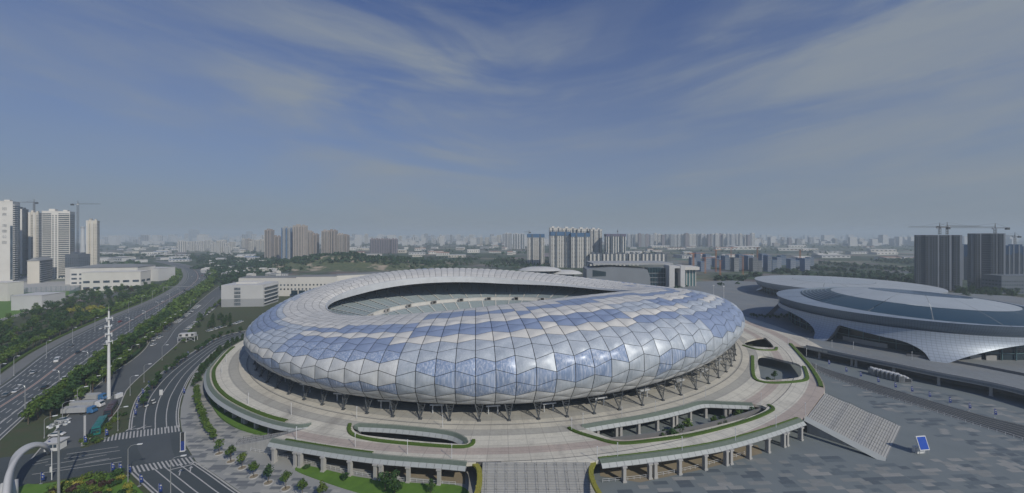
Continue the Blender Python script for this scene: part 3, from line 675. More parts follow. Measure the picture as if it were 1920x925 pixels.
# ---- rim of the opening: coping, tall fascia, soffit
b = MB(); b2 = MB(); b3 = MB(); ring = []
for i in range(NR*2):
    t = t_at(i/(NR*2)); e = shell_pt(t, 1.0); pr, p, d, W = profile(t); up = smooth01((crest(t)-30)/9)
    dep = 1.2+3.6*up; soff = min(0.72*W, W-6)
    ring.append([e+Vector((0, 0, 0.25)), e+Vector((d[0]*0.8, d[1]*0.8, 0.15)), e+Vector((d[0]*1.4, d[1]*1.4, -dep)), e+Vector((-d[0]*3, -d[1]*3, -dep-0.6)),
                 Vector((p[0]+d[0]*(W-soff), p[1]+d[1]*(W-soff), crest(t)-6.0*(0.5+up*0.5)))])
n = len(ring)
for i in range(n):
    q, r = ring[i], ring[(i+1) % n]
    b.quad(q[0], r[0], r[1], q[1]); b2.quad(q[1], r[1], r[2], q[2]); b3.quad(q[2], r[2], r[3], q[3]); b3.quad(q[3], r[3], r[4], q[4])
M['rim'] = mat('rim_cladding', (0.50, 0.52, 0.54), 0.5, 0.1, scale=0.2)
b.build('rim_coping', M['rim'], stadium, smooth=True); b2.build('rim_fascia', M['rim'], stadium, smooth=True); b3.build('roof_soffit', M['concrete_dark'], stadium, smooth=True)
# ---- roof trusses hanging under the far rim
for i in range(0, NR, 1):
    t = t_at(i/NR); td = math.degrees((t+2*pi) % (2*pi))
    if not (25 < td < 170): continue
    pr, p, d, W = profile(t); up = smooth01((crest(t)-30)/9); m = MB(); P = lambda w, z: (p[0]+d[0]*w, p[1]+d[1]*w, z)
    zt, zc_ = crest(t)-5.5, crest(t); top = [P(W-1.5, zt+0.5), P(W-9, zt+0.8), P(W-18, zt+0.8), P(W-28, zt)]; bot = [P(W-3.0, zt-1.5*up), P(W-10, zt-5.0*up), P(W-20, zt-6.0*up), P(W-29, zt-4.0*up)]
    for k in range(3):
        m.bar(top[k], top[k+1], 0.28, n=5); m.bar(bot[k], bot[k+1], 0.28, n=5); m.bar(bot[k], top[k+1] if k % 2 else top[k], 0.2, n=5); m.bar(top[k], bot[k+1], 0.2, n=5)
    if i % 2 == 0: m.bar(bot[1], P(W-15, zt-11*up-2), 0.3, n=5)
    m.build('roof_truss', M['dark_steel'], stadium)
# ---- seating bowl
M['seat'] = mat('seat_grey', (0.30, 0.345, 0.36), 0.7, c2=(0.20, 0.245, 0.26), scale=0.9, amt=0.8, detail=6)
M['aisle'] = mat('aisle_concrete', (0.55, 0.54, 0.51), 0.85, scale=0.4)
NB = 44
def ztop(t, z0, z1): return z1 if z1 < 20 else min(z1, max(z0+1.5, crest(t+0.05)-8.0))
def tier(a0, b0, z0, a1, b1, z1, rows, nm):
    for s in range(NB):
        m = MB(); t0 = 2*pi*s/NB; dt = 2*pi/NB; sub = 3
        tt = [t0+dt*(0.03+0.94*k/sub) for k in range(sub+1)]
        for r in range(rows):
            f0, f1 = r/rows, (r+1)/rows
            for k in range(sub):
                zt = ztop(tt[k], z0, z1); za = z0+(zt-z0)*f0+0.05; zb = z0+(zt-z0)*f1+0.05
                A = lambda f, t: ell(t, OC, a0+(a1-a0)*f, b0+(b1-b0)*f, OR)
                p, q, u, v = A(f0, tt[k]), A(f0, tt[k+1]), A(f1, tt[k+1]), A(f1, tt[k])
                m.quad((*p, za), (*q, za), (*q, zb), (*p, zb)); m.quad((*p, zb), (*q, zb), (*u, zb), (*v, zb))
        m.build(nm, M['seat'], stadium)
        m = MB(); q = [ell(t0+dt*e, OC, a, b, OR) for a, b in ((a0, b0), (a1, b1)) for e in (-0.032, 0.032)]; rise = (z1-z0)/rows*1.15; zt = ztop(t0, z0, z1)
        m.quad((*q[0], z0+rise), (*q[1], z0+rise), (*q[3], zt+rise), (*q[2], zt+rise)); m.build('aisle', M['aisle'], stadium)
tier(70, 52, 6.5, 88, 69, 14.5, 9, 'lower_seating_block'); tier(92, 72.5, 17.0, 128, 107, 25.5, 13, 'upper_seating_block')
def ringstrip(name, a0, b0, z0, a1, b1, z1, mm, n=132):
    m = MB(); A = [ell(2*pi*k/n, OC, a0, b0, OR) for k in range(n+1)]; B = [ell(2*pi*k/n, OC, a1, b1, OR) for k in range(n+1)]; m.ribbon(A, B, [z0]*(n+1), [ztop(2*pi*k/n, z0, z1)-(0.5 if z1 > 20 else 0) for k in range(n+1)]); return m.build(name, mm, stadium)
ringstrip('lower_aisle_slab', 70, 52, 6.3, 88, 69, 14.3, M['aisle']); ringstrip('upper_aisle_slab', 92, 72.5, 16.6, 128, 107, 25.1, M['aisle'])
ringstrip('gallery_floor', 88, 69, 14.45, 92.2, 72.7, 14.5, M['aisle']); ringstrip('gallery_wall', 92.1, 72.6, 14.4, 92.1, 72.6, 17.1, M['aisle']); ringstrip('bowl_back_wall', 128, 107, 16, 128, 107, 33.5, M['concrete_dark'])
ringstrip('pitch_wall', 70, 52, 4.0, 70, 52, 7.2, M['concrete'])
for s in range(0, NB, 2):
    t = 2*pi*(s+0.5)/NB; x, y = ell(t, OC, 90.5, 71, OR); x2, y2 = ell(t, OC, 95, 75, OR); h = atan2(y2-y, x2-x)
    m = MB(); m.box((0, 0, 0), (0.5, 3.2, 2.4)); o = m.build('vomitory_opening', M['black'], stadium); o.location = (x, y, 16.0); o.rotation_euler = (0, 0, h)
    m = MB(); m.box((0, 1.9, 0.1), (1.6, 0.4, 2.4)); m.box((0, -1.9, 0.1), (1.6, 0.4, 2.4)); m.box((0, 0, 1.35), (1.6, 4.2, 0.25)); o = m.build('vomitory_frame', M['concrete'], stadium); o.location = (x-cos(h), y-sin(h), 16.0); o.rotation_euler = (0, 0, h)
m = MB(); P = [ell(2*pi*k/64, OC, 70, 52, OR) for k in range(64)]; m.add([(x, y, 4.05) for x, y in P], [tuple(range(64))]); m.build('pitch', M['grass'], stadium)
# ---- plinth: concourse wall, soffit of the skirt, V-shaped lattice supports, canopies
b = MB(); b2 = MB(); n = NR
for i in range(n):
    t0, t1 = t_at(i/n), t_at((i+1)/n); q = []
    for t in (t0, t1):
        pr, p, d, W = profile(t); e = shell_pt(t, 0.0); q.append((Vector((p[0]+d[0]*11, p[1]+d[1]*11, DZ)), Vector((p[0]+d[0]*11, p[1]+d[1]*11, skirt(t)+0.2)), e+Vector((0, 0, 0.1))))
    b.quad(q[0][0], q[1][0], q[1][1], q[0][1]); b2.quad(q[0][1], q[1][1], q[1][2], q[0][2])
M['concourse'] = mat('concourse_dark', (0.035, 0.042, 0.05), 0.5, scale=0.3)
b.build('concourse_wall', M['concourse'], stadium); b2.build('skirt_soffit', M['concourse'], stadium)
NF = 84; M['support'] = mat('support_steel', (0.09, 0.10, 0.11), 0.5, 0.3, scale=1.0)
for k in range(NF):
    t = t_at((k+0.5)/NF); td = math.degrees((t+pi) % (2*pi)-pi)
    if not (-175 < td < 20): continue
    pr, p, d, W = profile(t); tx, ty = -d[1], d[0]; m = MB(); foot = Vector((p[0]-d[0]*0.5, p[1]-d[1]*0.5, DZ+0.35)); ztop = skirt(t)+0.5
    if td < -85: tops = [Vector((p[0]+d[0]*1.0+tx*s, p[1]+d[1]*1.0+ty*s, ztop)) for s in (-1.6, 1.6)]+[Vector((p[0]+d[0]*6, p[1]+d[1]*6, ztop))]
    else: tops = [Vector((p[0]+d[0]*0.6+tx*s, p[1]+d[1]*0.6+ty*s, ztop)) for s in (-2.4, 2.4)]+[Vector((p[0]+d[0]*7, p[1]+d[1]*7, ztop))]
    for q in tops: m.bar(foot, q, 0.15, 0.18, 6)
    for u in (0.35, 0.6, 0.85):
        L = [foot.lerp(q, u) for q in tops]; L2 = [foot.lerp(q, u-0.22) for q in tops]
        for a_, b_ in ((0, 1), (1, 2), (2, 0)): m.bar(L[a_], L[b_], 0.10, n=4); m.bar(L2[a_], L[b_], 0.09, n=4)
    m.box((foot.x, foot.y, DZ+0.2), (1.2, 1.2, 0.4), atan2(d[1], d[0])); m.build('lattice_support', M['support'], stadium)
    if k % 2 == 0 and -150 < td < -20:
        t = t_at(k/NF); pr, p, d, W = profile(t); h = atan2(d[1], d[0]); m = MB(); c_ = Vector((p[0]+d[0]*5.0, p[1]+d[1]*5.0, 0))
        m.box((c_.x, c_.y, DZ+3.6), (2.6, 5.4, 0.5), h)
        for s in (-1.8, 1.8): m.bar((c_.x-d[1]*s, c_.y+d[0]*s, DZ), (c_.x-d[1]*s, c_.y+d[0]*s, DZ+3.4), 0.25, n=6)
        m.build('entrance_canopy', M['rim'], stadium)
# ================================================================== ARENAS
def clad_mat(name, c, sx, sz, joint):
    t = NT(name); t.b.inputs['Roughness'].default_value = 0.42; t.b.inputs['Metallic'].default_value = 0.25
    n1 = t.noise(0.08, 6, 0.6); v = t.mix(t.rng(n1, 0.3, 0.7), tuple(q*0.88 for q in c), c)
    br = t.n('ShaderNodeTexBrick'); br.offset = 0.0; br.inputs['Scale'].default_value = 1.0; br.inputs['Brick Width'].default_value = sx; br.inputs['Row Height'].default_value = sz; br.inputs['Mortar Size'].default_value = joint; br.inputs['Bias'].default_value = -0.2
    for i, q in enumerate((1.0, 0.95, 0.62)): br.inputs[1+i].default_value = (q, q, q, 1)
    t.l(t.tc.outputs['UV'], br.inputs['Vector']); t.col(t.mix(1.0, v, br.outputs[0], 'MULTIPLY')); return t.m
M['clad'] = clad_mat('arena_cladding', (0.39, 0.44, 0.50), 1.9, 1.3, 0.09)
M['clad_band'] = clad_mat('arena_band', (0.15, 0.20, 0.26), 1.2, 3.0, 0.08)
M['roof_light'] = mat('arena_roof_light', (0.40, 0.44, 0.47), 0.5, 0.1, scale=0.05, amt=0.6, detail=6)
M['roof_rim'] = mat('arena_roof_rim', (0.28, 0.335, 0.40), 0.5, 0.1, scale=0.05, amt=0.6, detail=6)
M['roof_dark'] = mat('arena_roof_dark', (0.010, 0.045, 0.075), 0.35, 0.1, scale=0.08, amt=0.6, detail=6)
M['roof_glass'] = mat('arena_roof_glass', (0.035, 0.08, 0.15), 0.25, 0.1, scale=0.08, amt=0.6, detail=6)
def uv_grid(o, uvs):
    me = o.data; ul = me.uv_layers.new(name='UVMap')
    for lp in me.loops: ul.data[lp.index].uv = uvs[lp.vertex_index]
def arena(root, C, R, zr, dome, zones, profile_low, zb, th0, th1, base_z, name_glass=True, step=0.75):
    zf = lambda x, y: zr+dome*(1-min(hypot(x-C[0], y-C[1])/R, 1)**2)
    circ = [((C[0], C[1]), R)]+[z[0] for z in zones]
    pt = lambda c, a: (c[0][0]+c[1]*cos(a), c[0][1]+c[1]*sin(a))
    for k in range(len(circ)):
        c0 = circ[k]; c1 = circ[k+1] if k+1 < len(circ) else (circ[k][0], 0.02); mm = (zones[k-1][1] if k else 'roof_rim'); seg = 14 if k else 18; steps = 5; sub = 6
        gap = 0.0035
        for s in range(seg):
            a0 = 2*pi*s/seg+gap; a1 = 2*pi*(s+1)/seg-gap; m = MB(); vs = []
            for i in range(sub+1):
                a = a0+(a1-a0)*i/sub; p, q = pt(c0, a), pt(c1, a)
                for j in range(steps+1):
                    x, y = lerp2(p, q, 0.004+0.992*j/steps); vs.append((x, y, zf(x, y)+0.06*(k+1)))
            w = steps+1; m.add(vs, [(i*w+j, (i+1)*w+j, (i+1)*w+j+1, i*w+j+1) for i in range(sub) for j in range(steps)]); m.build('roof_panel', M[mm], root, smooth=True)
    # terraced rings on the dark zones
    if len(zones) > 1:
        for k in range(7):
            t = (k+0.6)/8; c0, c1 = zones[0][0], zones[1][0]; c = (lerp2(c0[0], c1[0], t), c0[1]+(c1[1]-c0[1])*t); m = MB(); n = 90
            for i in range(n):
                a0, a1 = 2*pi*i/n, 2*pi*(i+1)/n; am = math.degrees(a0) % 360
                if not (am > 300 or am < 175): continue
                p, q = pt(c, a0), pt(c, a1); m.bar((*p, zf(*p)+0.35), (*q, zf(*q)+0.35), 0.26, n=4, cap=False)
            m.build('roof_step', M['roof_rim'], root)
    b = MB(); vs = []; n = 160
    for i in range(n+1):
        a = 2*pi*i/n
        for f in range(0, 2): pass
    b = MB(); 
    for i in range(n):
        a0, a1 = 2*pi*i/n, 2*pi*(i+1)/n; f = lambda a, r, z: (C[0]+r*cos(a), C[1]+r*sin(a), z)
        b.quad(f(a0, R-0.2, zr-0.1), f(a1, R-0.2, zr-0.1), f(a1, R-0.2, zr+0.1), f(a0, R-0.2, zr+0.1))
        b.quad(f(a0, R*0.9, zr-0.6), f(a1, R*0.9, zr-0.6), f(a1, R, zr-0.15), f(a0, R, zr-0.15))
    b.build('roof_edge', M['roof_rim'], root)
    def skin(nm, prof, mm, low=None, rows=8):
        m = MB(); vs = []; uvs = []; na = int((th1-th0)/step)
        for i in range(na+1):
            a = radians(th0+(th1-th0)*i/na)
            for j in range(rows+1):
                u = j/rows
                if low: zlo = low(math.degrees(a)); z = prof[-1][1]+(zlo-prof[-1][1])*(1-u)
                else: z = prof[0][1]+(prof[-1][1]-prof[0][1])*u
                r = prof[-1][0]
                for q in range(len(prof)-1):
                    (ra, za), (rb, zb_) = prof[q], prof[q+1]
                    if za <= z <= zb_+1e-6: r = ra+(rb-ra)*(z-za)/(zb_-za); break
                if z < prof[0][1]: r = prof[0][0]
                vs.append((C[0]+r*cos(a), C[1]+r*sin(a), z)); uvs.append((a*R, z))
        w = rows+1; m.add(vs, [(i*w+j, (i+1)*w+j, (i+1)*w+j+1, i*w+j+1) for i in range(na) for j in range(rows)]); o = m.build(nm, mm, root, smooth=True); uv_grid(o, uvs); return o
    skin('fascia_band', [(R-3.2, zr-6.2), (R-1.2, zr-3.2), (R, zr-0.1)], M['clad_band'], rows=6)
    sp = spline(profile_low, 24); skin('lower_cladding', sp, M['clad'], zb, 14)
    def reveal():
        m = MB(); na = int((th1-th0)/step); pv = None
        for i in range(na+1):
            a = radians(th0+(th1-th0)*i/na); z = zb(math.degrees(a)); r = sp[0][0]
            for q in range(len(sp)-1):
                if sp[q][1] <= z <= sp[q+1][1]+1e-6: r = sp[q][0]+(sp[q+1][0]-sp[q][0])*(z-sp[q][1])/max(sp[q+1][1]-sp[q][1], 1e-6); break
            A = (C[0]+r*cos(a), C[1]+r*sin(a), z); B = (C[0]+(r-4)*cos(a), C[1]+(r-4)*sin(a), z+0.3)
            if pv: m.quad(pv[0], A, B, pv[1])
            pv = (A, B)
        m.build('opening_reveal', M['concrete_dark'], root)
    reveal()
    rg = R-9; m = MB(); vs = []; na = 90
    A = [(C[0]+rg*cos(radians(th0+(th1-th0)*i/na)), C[1]+rg*sin(radians(th0+(th1-th0)*i/na))) for i in range(na+1)]; m.ribbon(A, A, base_z, zr-3); m.build('glass_wall', M['glass'], root)
    for i in range(0, na+1, 3):
        m = MB(); x, y = A[i]; dx, dy = (x-C[0])/rg, (y-C[1])/rg; m.box((x+dx*0.6, y+dy*0.6, (base_z+zr-3)/2), (0.5, 0.35, zr-3-base_z), atan2(dy, dx)); m.build('mullion', M['teal'], root)
    for z in (base_z+3.6, base_z+7.4, base_z+11): 
        m = MB(); B = [(C[0]+(rg+0.4)*cos(radians(th0+(th1-th0)*i/na)), C[1]+(rg+0.4)*sin(radians(th0+(th1-th0)*i/na))) for i in range(na+1)]; m.ribbon(B, B, z, z+0.45); m.build('transom', M['teal'], root)
M['teal'] = mat('teal_mullion', (0.10, 0.19, 0.21), 0.45, 0.2, scale=0.5)
def zb_one(a):
    def C_(u): return sqrt(max(0.0, 1-u*u))
    if 140 <= a < 194: 
        u = (a-140)/54; return 6+11.5*(C_((u-0.5)/0.5) if u > 0.5 else 1.0)
    if 199.5 <= a < 233:
        u = (a-199.5)/33.5
        if u < 0.07: return 6+10.6*smooth01(u/0.07)
        if u < 0.62: return 16.6-2.6*(u-0.07)/0.55
        return 6+8.0*C_((u-0.62)/0.38)
    if 238 <= a < 296:
        u = (a-238)/58
        if u < 0.62: return 6+11.3*sin(pi/2*u/0.62)**0.9
        return 6+11.3*C_((u-0.62)/0.38)
    return 5.98
ar1 = thing('arena', 'round steel-blue arena with ringed dome roof and sweeping arched glass openings', 'arena')
arena(ar1, (276, 267), 71, 26.3, 7.6, [(((275, 257.5), 60.3), 'roof_dark'), (((283, 262.5), 45), 'roof_light'), (((296, 273), 26), 'roof_glass')],
      [(79.0, 6.0), (75.0, 9.0), (71.8, 13.0), (70.0, 17.0), (69.4, 20.3)], zb_one, 130, 330, DZ)
m = MB()
for i in range(120):
    a0, a1 = radians(130+200*i/120), radians(130+200*(i+1)/120); f = lambda a, r, z: (276+r*cos(a), 267+r*sin(a), z); m.quad(f(a0, 67.5, 20.2), f(a1, 67.5, 20.2), f(a1, 69.45, 20.32), f(a0, 69.45, 20.32))
m.build('cladding_ledge', M['clad'], ar1)
for k in range(9):
    a = radians(203+k*3.0 if k < 6 else 246+(k-6)*6); x, y = 276+63.6*cos(a), 267+63.6*sin(a); m = MB()
    m.box((0, 0, 1.35), (0.5, 4.6, 2.7)); o = m.build('entrance_door', M['concrete'], ar1); o.location = (x, y, DZ); o.rotation_euler = (0, 0, a)
def zb_two(a):
    if 150 <= a < 214: u = (a-150)/64; return 6+8.0*min(1, sin(pi*u)*1.5)
    if 224 <= a < 262: u = (a-224)/38; return 6+6.5*min(1, sin(pi*u)*1.5)
    return 5.98
ar2 = thing('arena', 'second pale round hall with a smooth white shell, behind the ringed arena', 'arena')
M['roof_pale'] = mat('hall_roof_pale', (0.42, 0.45, 0.47), 0.5, 0.1, scale=0.05, amt=0.6)
zz_keep = M['roof_rim']; M['roof_rim'] = M['roof_pale']; ck, bk = M['clad'], M['clad_band']; M['clad'] = clad_mat('hall_cladding', (0.45, 0.48, 0.50), 2.2, 1.6, 0.05); M['clad_band'] = M['clad']
arena(ar2, (368, 420), 80, 20.5, 3.0, [(((364, 425), 36), 'roof_light')], [(78, 6.0), (74, 8.5), (73, 11.0), (75, 13.0), (77.2, 14.5)], zb_two, 130, 310, DZ, step=1.2)
M['roof_rim'] = zz_keep; M['clad'], M['clad_band'] = ck, bk
# ---- rooftop-type cooling units standing beside the service lane
for k in range(8):
    px = 1637+k*8.0 if k < 7 else 1697; py = 703+k*2.0 if k < 7 else 716; x, y = ground_at(px, py); u = thing('cooling_unit', '', 'cooling unit', (x, y, 0.03), -0.28, 'cooling units in a row beside the service lane')
    u['label'] = 'low cooling unit at the lower right end of the row by the service lane' if k == 7 else ('first grey cooling unit at the upper left end of the row' if k == 0 else 'tall grey cooling unit in the close row beside the service lane')
    hgt = 3.0 if k < 7 else 2.0; wd_ = 2.1 if k < 7 else 3.2
    m = MB(); m.box((0, 0, hgt/2+0.2), (wd_, 4.2, hgt)); m.build('cabinet', M['steel'], u)
    m = MB()
    for s in range(9): m.box((0, -2.13, 0.6+s*hgt/10), (wd_*0.86, 0.06, 0.12))
    m.build('louvres', M['dark_steel'], u)
    for s in (-1, 1): m = MB(); m.bar((0, s*1.0, hgt+0.2), (0, s*1.0, hgt+0.75), 0.75, n=12); m.build('fan_housing', M['white_metal'], u)
# ================================================================== BUILDINGS
def wm(name, c, **k): M[name] = mat(name, c, k.pop('rough', 0.8), scale=k.pop('scale', 0.05), amt=0.5, **k); return M[name]
wm('wall_white', (0.62, 0.60, 0.56)); wm('wall_cream', (0.58, 0.54, 0.47)); wm('wall_brown', (0.30, 0.25, 0.225)); wm('wall_tan', (0.41, 0.36, 0.32)); wm('wall_grey', (0.34, 0.35, 0.36)); wm('wall_dark', (0.16, 0.155, 0.165))
wm('wall_slate', (0.11, 0.13, 0.16)); wm('wall_blue', (0.08, 0.16, 0.30)); wm('net_blue', (0.06, 0.14, 0.27)); wm('net_purple', (0.13, 0.12, 0.19)); wm('wall_mauve', (0.24, 0.20, 0.22)); wm('roof_grey', (0.22, 0.23, 0.24)); wm('roof_red', (0.30, 0.13, 0.09)); wm('raw_concrete', (0.16, 0.17, 0.18)); wm('wall_pale', (0.52, 0.52, 0.52))
def px_x(px, Y): return (px-960)*Y/FOC
def px_h(py, Y): return CAM_H-(py-HZ)*Y/FOC
def facade(m, w, d, h, faces, bay, win, floor=3.0, z0=1.0, off=0.05, strip=False):
    """window quads standing just proud of each listed face of a w x d x h block centred on 0,0"""
    for fc in faces:
        L = w if fc in 'fb' else d; n = max(int(L/bay), 1); st = L/n
        for k in range(n):
            c = -L/2+st*(k+0.5); ww = win[0]/2
            zs = [(z0, h-2.0)] if strip else [(z0+f*floor, z0+f*floor+win[1]) for f in range(int((h-z0-1.5)/floor))]
            for za, zb in zs:
                if fc == 'f': q = [(c-ww, -d/2-off, za), (c+ww, -d/2-off, za), (c+ww, -d/2-off, zb), (c-ww, -d/2-off, zb)]
                elif fc == 'b': q = [(c+ww, d/2+off, za), (c-ww, d/2+off, za), (c-ww, d/2+off, zb), (c+ww, d/2+off, zb)]
                elif fc == 'l': q = [(-w/2-off, c+ww, za), (-w/2-off, c-ww, za), (-w/2-off, c-ww, zb), (-w/2-off, c+ww, zb)]
                else: q = [(w/2+off, c-ww, za), (w/2+off, c+ww, za), (w/2+off, c+ww, zb), (w/2+off, c-ww, zb)]
                m.quad(*q)
def tower(label, x, y, w, d, h, rz=0.0, wall='wall_white', bay=3.2, win=(1.7, 1.6), faces='flr', fins=None, fin_mat=None, slabs=None, crown=True, strip=False, net=None, name='residential_tower', group=None, floor=3.0):
    r = thing(name, label, 'tower block', (x, y, 0), rz, group)
    m = MB(); m.box((0, 0, h/2), (w, d, h)); m.build('wall', M[wall], r)
    m = MB(); facade(m, w, d, h, faces, bay, win, floor, strip=strip); tag(m.build('windows', M['window'], r), kind='stuff')
    if fins:
        for k, (fx, fw) in enumerate(fins): m = MB(); m.box((fx*w/2, -d/2-0.5, h/2+0.4), (fw, 1.4, h+0.8)); m.build('pilaster', M[fin_mat or wall], r)
    if slabs:
        for f in range(1, int(h/floor)): m = MB(); m.box((slabs[0]*w/2, -d/2-0.7, f*floor), (slabs[1]*w, 1.5, 1.25)); m.build('balcony', M[slabs[2]], r)
    if crown:
        m = MB(); m.box((0, 0, h+0.6), (w+0.5, d+0.5, 1.2)); m.box((-w*0.2, 0, h+3), (w*0.22, d*0.5, 4)); m.box((w*0.25, d*0.1, h+2.4), (w*0.16, d*0.4, 3)); m.build('roof_parapet', M[wall], r)
    if net:
        m = MB(); hh = net[1]; m.box((0, 0, h-hh/2+1.5), (w+1.2, d+1.2, hh)); m.build('safety_net', M[net[0]], r)
    return r
def crane(label, x, y, z, hgt, jib, rz, back=0.3):
    r = thing('tower_crane', label, 'crane', (x, y, z), rz, 'tower cranes'); m = MB(); c = 0.9
    for sx in (-c, c):
        for sy in (-c, c): m.bar((sx, sy, 0), (sx, sy, hgt), 0.22, n=4)
    for k in range(int(hgt/3)): 
        z0 = k*3; m.bar((-c, -c, z0), (c, -c, z0+3), 0.14, n=4); m.bar((c, c, z0), (-c, c, z0+3), 0.14, n=4)
    m.build('mast', M['crane'], r)
    m = MB(); J = jib
    for yy, zz_ in ((-0.8, 0), (0.8, 0), (0, 1.8)): m.bar((0, yy, hgt+zz_), (J, yy*0.6, hgt+zz_*0.6), 0.2, 0.14, n=4)
    for k in range(int(J/3)): m.bar((k*3, 0.7, hgt), (k*3+1.5, 0, hgt+1.6), 0.1, n=4); m.bar((k*3+1.5, 0, hgt+1.6), (k*3+3, -0.7, hgt), 0.1, n=4)
    m.build('jib', M['crane'], r)
    m = MB(); m.bar((0, 0, hgt), (-J*back, 0, hgt), 0.6, n=4); m.build('counter_jib', M['crane'], r)
    m = MB(); m.box((-J*back+1.5, 0, hgt-1.0), (4, 2.4, 3.0)); m.build('counterweight', M['dark_steel'], r)
    m = MB(); m.bar((0, 0, hgt), (0, 0, hgt+6.5), 0.6, 0.2, n=4); m.bar((0, 0, hgt+6.3), (J*0.65, 0, hgt+1), 0.09, n=4); m.bar((0, 0, hgt+6.3), (-J*back, 0, hgt), 0.09, n=4); m.build('apex', M['crane'], r)
    m = MB(); m.box((1.2, -1.4, hgt-0.6), (1.8, 1.6, 2.0)); m.build('cab', M['white_metal'], r)
    return r
wm('crane', (0.12, 0.12, 0.13))
# ---- left group
TR = 0.62
def by_corner(px, Y, w, d):
    """centre of a turned block whose nearest corner is seen at column px"""
    X = px_x(px, Y); lx, ly = w/2, -d/2; return X-(lx*cos(TR)-ly*sin(TR)), Y-(lx*sin(TR)+ly*cos(TR))
def left_tower(label, px, Y, w, d, yt, **k):
    x, y = by_corner(px, Y, w, d); return tower(label, x, y, w, d, px_h(yt, Y), TR, **k), px_h(yt, Y)
t1, hh = left_tower('tallest cream tower at the left edge with vertical sign on its blank side', 24, 600, 36, 24, 379, wall='wall_white', faces='r', bay=4.0, win=(2.4, 1.7))
for f in range(1, int(hh/3.3)): m = MB(); m.box((18.9, -6, f*3.3), (1.8, 11.0, 1.0)); m.build('balcony', M['wall_white'], t1)
m = MB(); m.box((18.06, 0, hh/2-2), (0.12, 23, hh-6)); m.build('loggia_glazing', M['window'], t1)
m = MB(); m.box((16.6, -12.06, hh*0.36), (2.6, 0.12, hh*0.68)); m.build('window_column', M['window'], t1)
m = MB(); m.box((3.5, -12.06, hh*0.55), (0.5, 0.12, hh*0.8)); m.build('joint_strip', M['wall_slate'], t1)
def sign(txt, parent, loc, size, mm, rot=(pi/2, 0, 0), depth=0.12):
    cu = bpy.data.curves.new('sign_text', 'FONT'); cu.body = txt; cu.size = size; cu.extrude = depth; cu.align_x = 'CENTER'; cu.align_y = 'CENTER'; cu.resolution_u = 2
    ob = bpy.data.objects.new('tmp_text', cu); COL.objects.link(ob); dg = bpy.context.evaluated_depsgraph_get(); me = bpy.data.meshes.new_from_object(ob.evaluated_get(dg)); bpy.data.objects.remove(ob)
    me.materials.clear(); me.materials.append(M[mm]); o = link('sign_character', me, parent, loc); o.rotation_euler = rot; return o
for k, ch in enumerate('招商·海德公园'): sign(ch, t1, (9.6, -12.25, px_h(392.5+k*10.4, 600)), 5.2, 'wall_grey')
left_tower('slim dark-sided tower behind the tallest cream tower', 42, 660, 8, 23, 393, wall='wall_slate', faces='r', bay=3.0, fins=[(0.0, 7.6)], fin_mat='wall_white')
left_tower('narrow cream tower with dark right side, second from the banded tower', 72, 680, 12, 14, 400, wall='wall_cream', faces='fr', bay=2.6, fins=[(-0.7, 2.2), (0.2, 2.2)], fin_mat='wall_white')
t4, hh = left_tower('broad cream tower with white balcony bands on every floor', 131, 640, 31, 23, 398, wall='wall_white', faces='f', bay=3.2, win=(1.9, 1.6))
for f in range(2, int(hh/3.3)):
    for cx_, ww in ((-0.66, 0.32), (0.56, 0.40)): m = MB(); m.box((cx_*15.5, -12.4, f*3.3), (ww*31, 1.8, 1.3)); m.build('balcony', M['wall_white'], t4)
for cx_, ww in ((-0.66, 0.31), (0.56, 0.39)): m = MB(); m.box((cx_*15.5, -11.56, hh/2), (ww*31, 0.1, hh-5)); m.build('loggia_glazing', M['window'], t4)
m = MB(); m.box((15.56, 0, hh/2-1), (0.12, 22, hh-4)); m.build('end_glazing', M['window'], t4)
for f in range(1, int(hh/3.3)): m = MB(); m.box((15.7, 0, f*3.3), (0.5, 22.4, 0.7)); m.build('end_slab', M['wall_grey'], t4)
left_tower('lone cream tower right of the crane, standing apart', 182, 720, 14, 16, 415, wall='wall_cream', faces='fr', bay=2.4, win=(1.1, 1.5), fins=[(-0.86, 2.2), (0.1, 1.6)], fin_mat='wall_white')
crane('tower crane above the narrow cream tower at the left', px_x(64, 690), 690, 0, px_h(380, 690), 26, pi*0.98, 0.25)
crane('tall tower crane beside the banded cream tower', px_x(146, 690), 690, 0, px_h(383, 690), 40, pi*0.02, 0.28)
c_ = thing('chimney', 'pale round chimney with banded top behind the left towers', 'chimney', (px_x(155, 1400), 1400, 0)); m = MB(); m.bar((0, 0, 0), (0, 0, 105), 7, 4.5, 14); m.build('shaft', M['wall_pale'], c_); m = MB(); m.bar((0, 0, 98), (0, 0, 104), 5.6, n=14); m.build('gallery', M['wall_grey'], c_)
t6, hh = left_tower('six-storey dark block with pitched slate roof between the cream towers', 74, 575, 12, 48, 489, wall='wall_cream', faces='', crown=False, name='apartment_block')
for f in range(int(hh/3.3)): m = MB(); m.box((6.6, 0, f*3.3+0.6), (1.4, 46, 0.9)); m.build('balcony', M['wall_grey'], t6)
m = MB(); m.box((6.06, 0, hh/2), (0.12, 47, hh-1)); m.build('side_glazing', M['window'], t6); m = MB(); m.add([(-7, -25, hh), (7.4, -25, hh), (7.4, 25, hh), (-7, 25, hh), (0, -23, hh+4.5), (0, 23, hh+4.5)], [(0, 1, 4), (1, 2, 5, 4), (2, 3, 5), (3, 0, 4, 5)]); m.build('roof', M['roof_grey'], t6)
tower('dark low-rise block behind the banded cream tower', px_x(146, 640), 640, 20, 20, px_h(478, 640), 0.1, 'wall_slate', faces='fr', name='apartment_block')
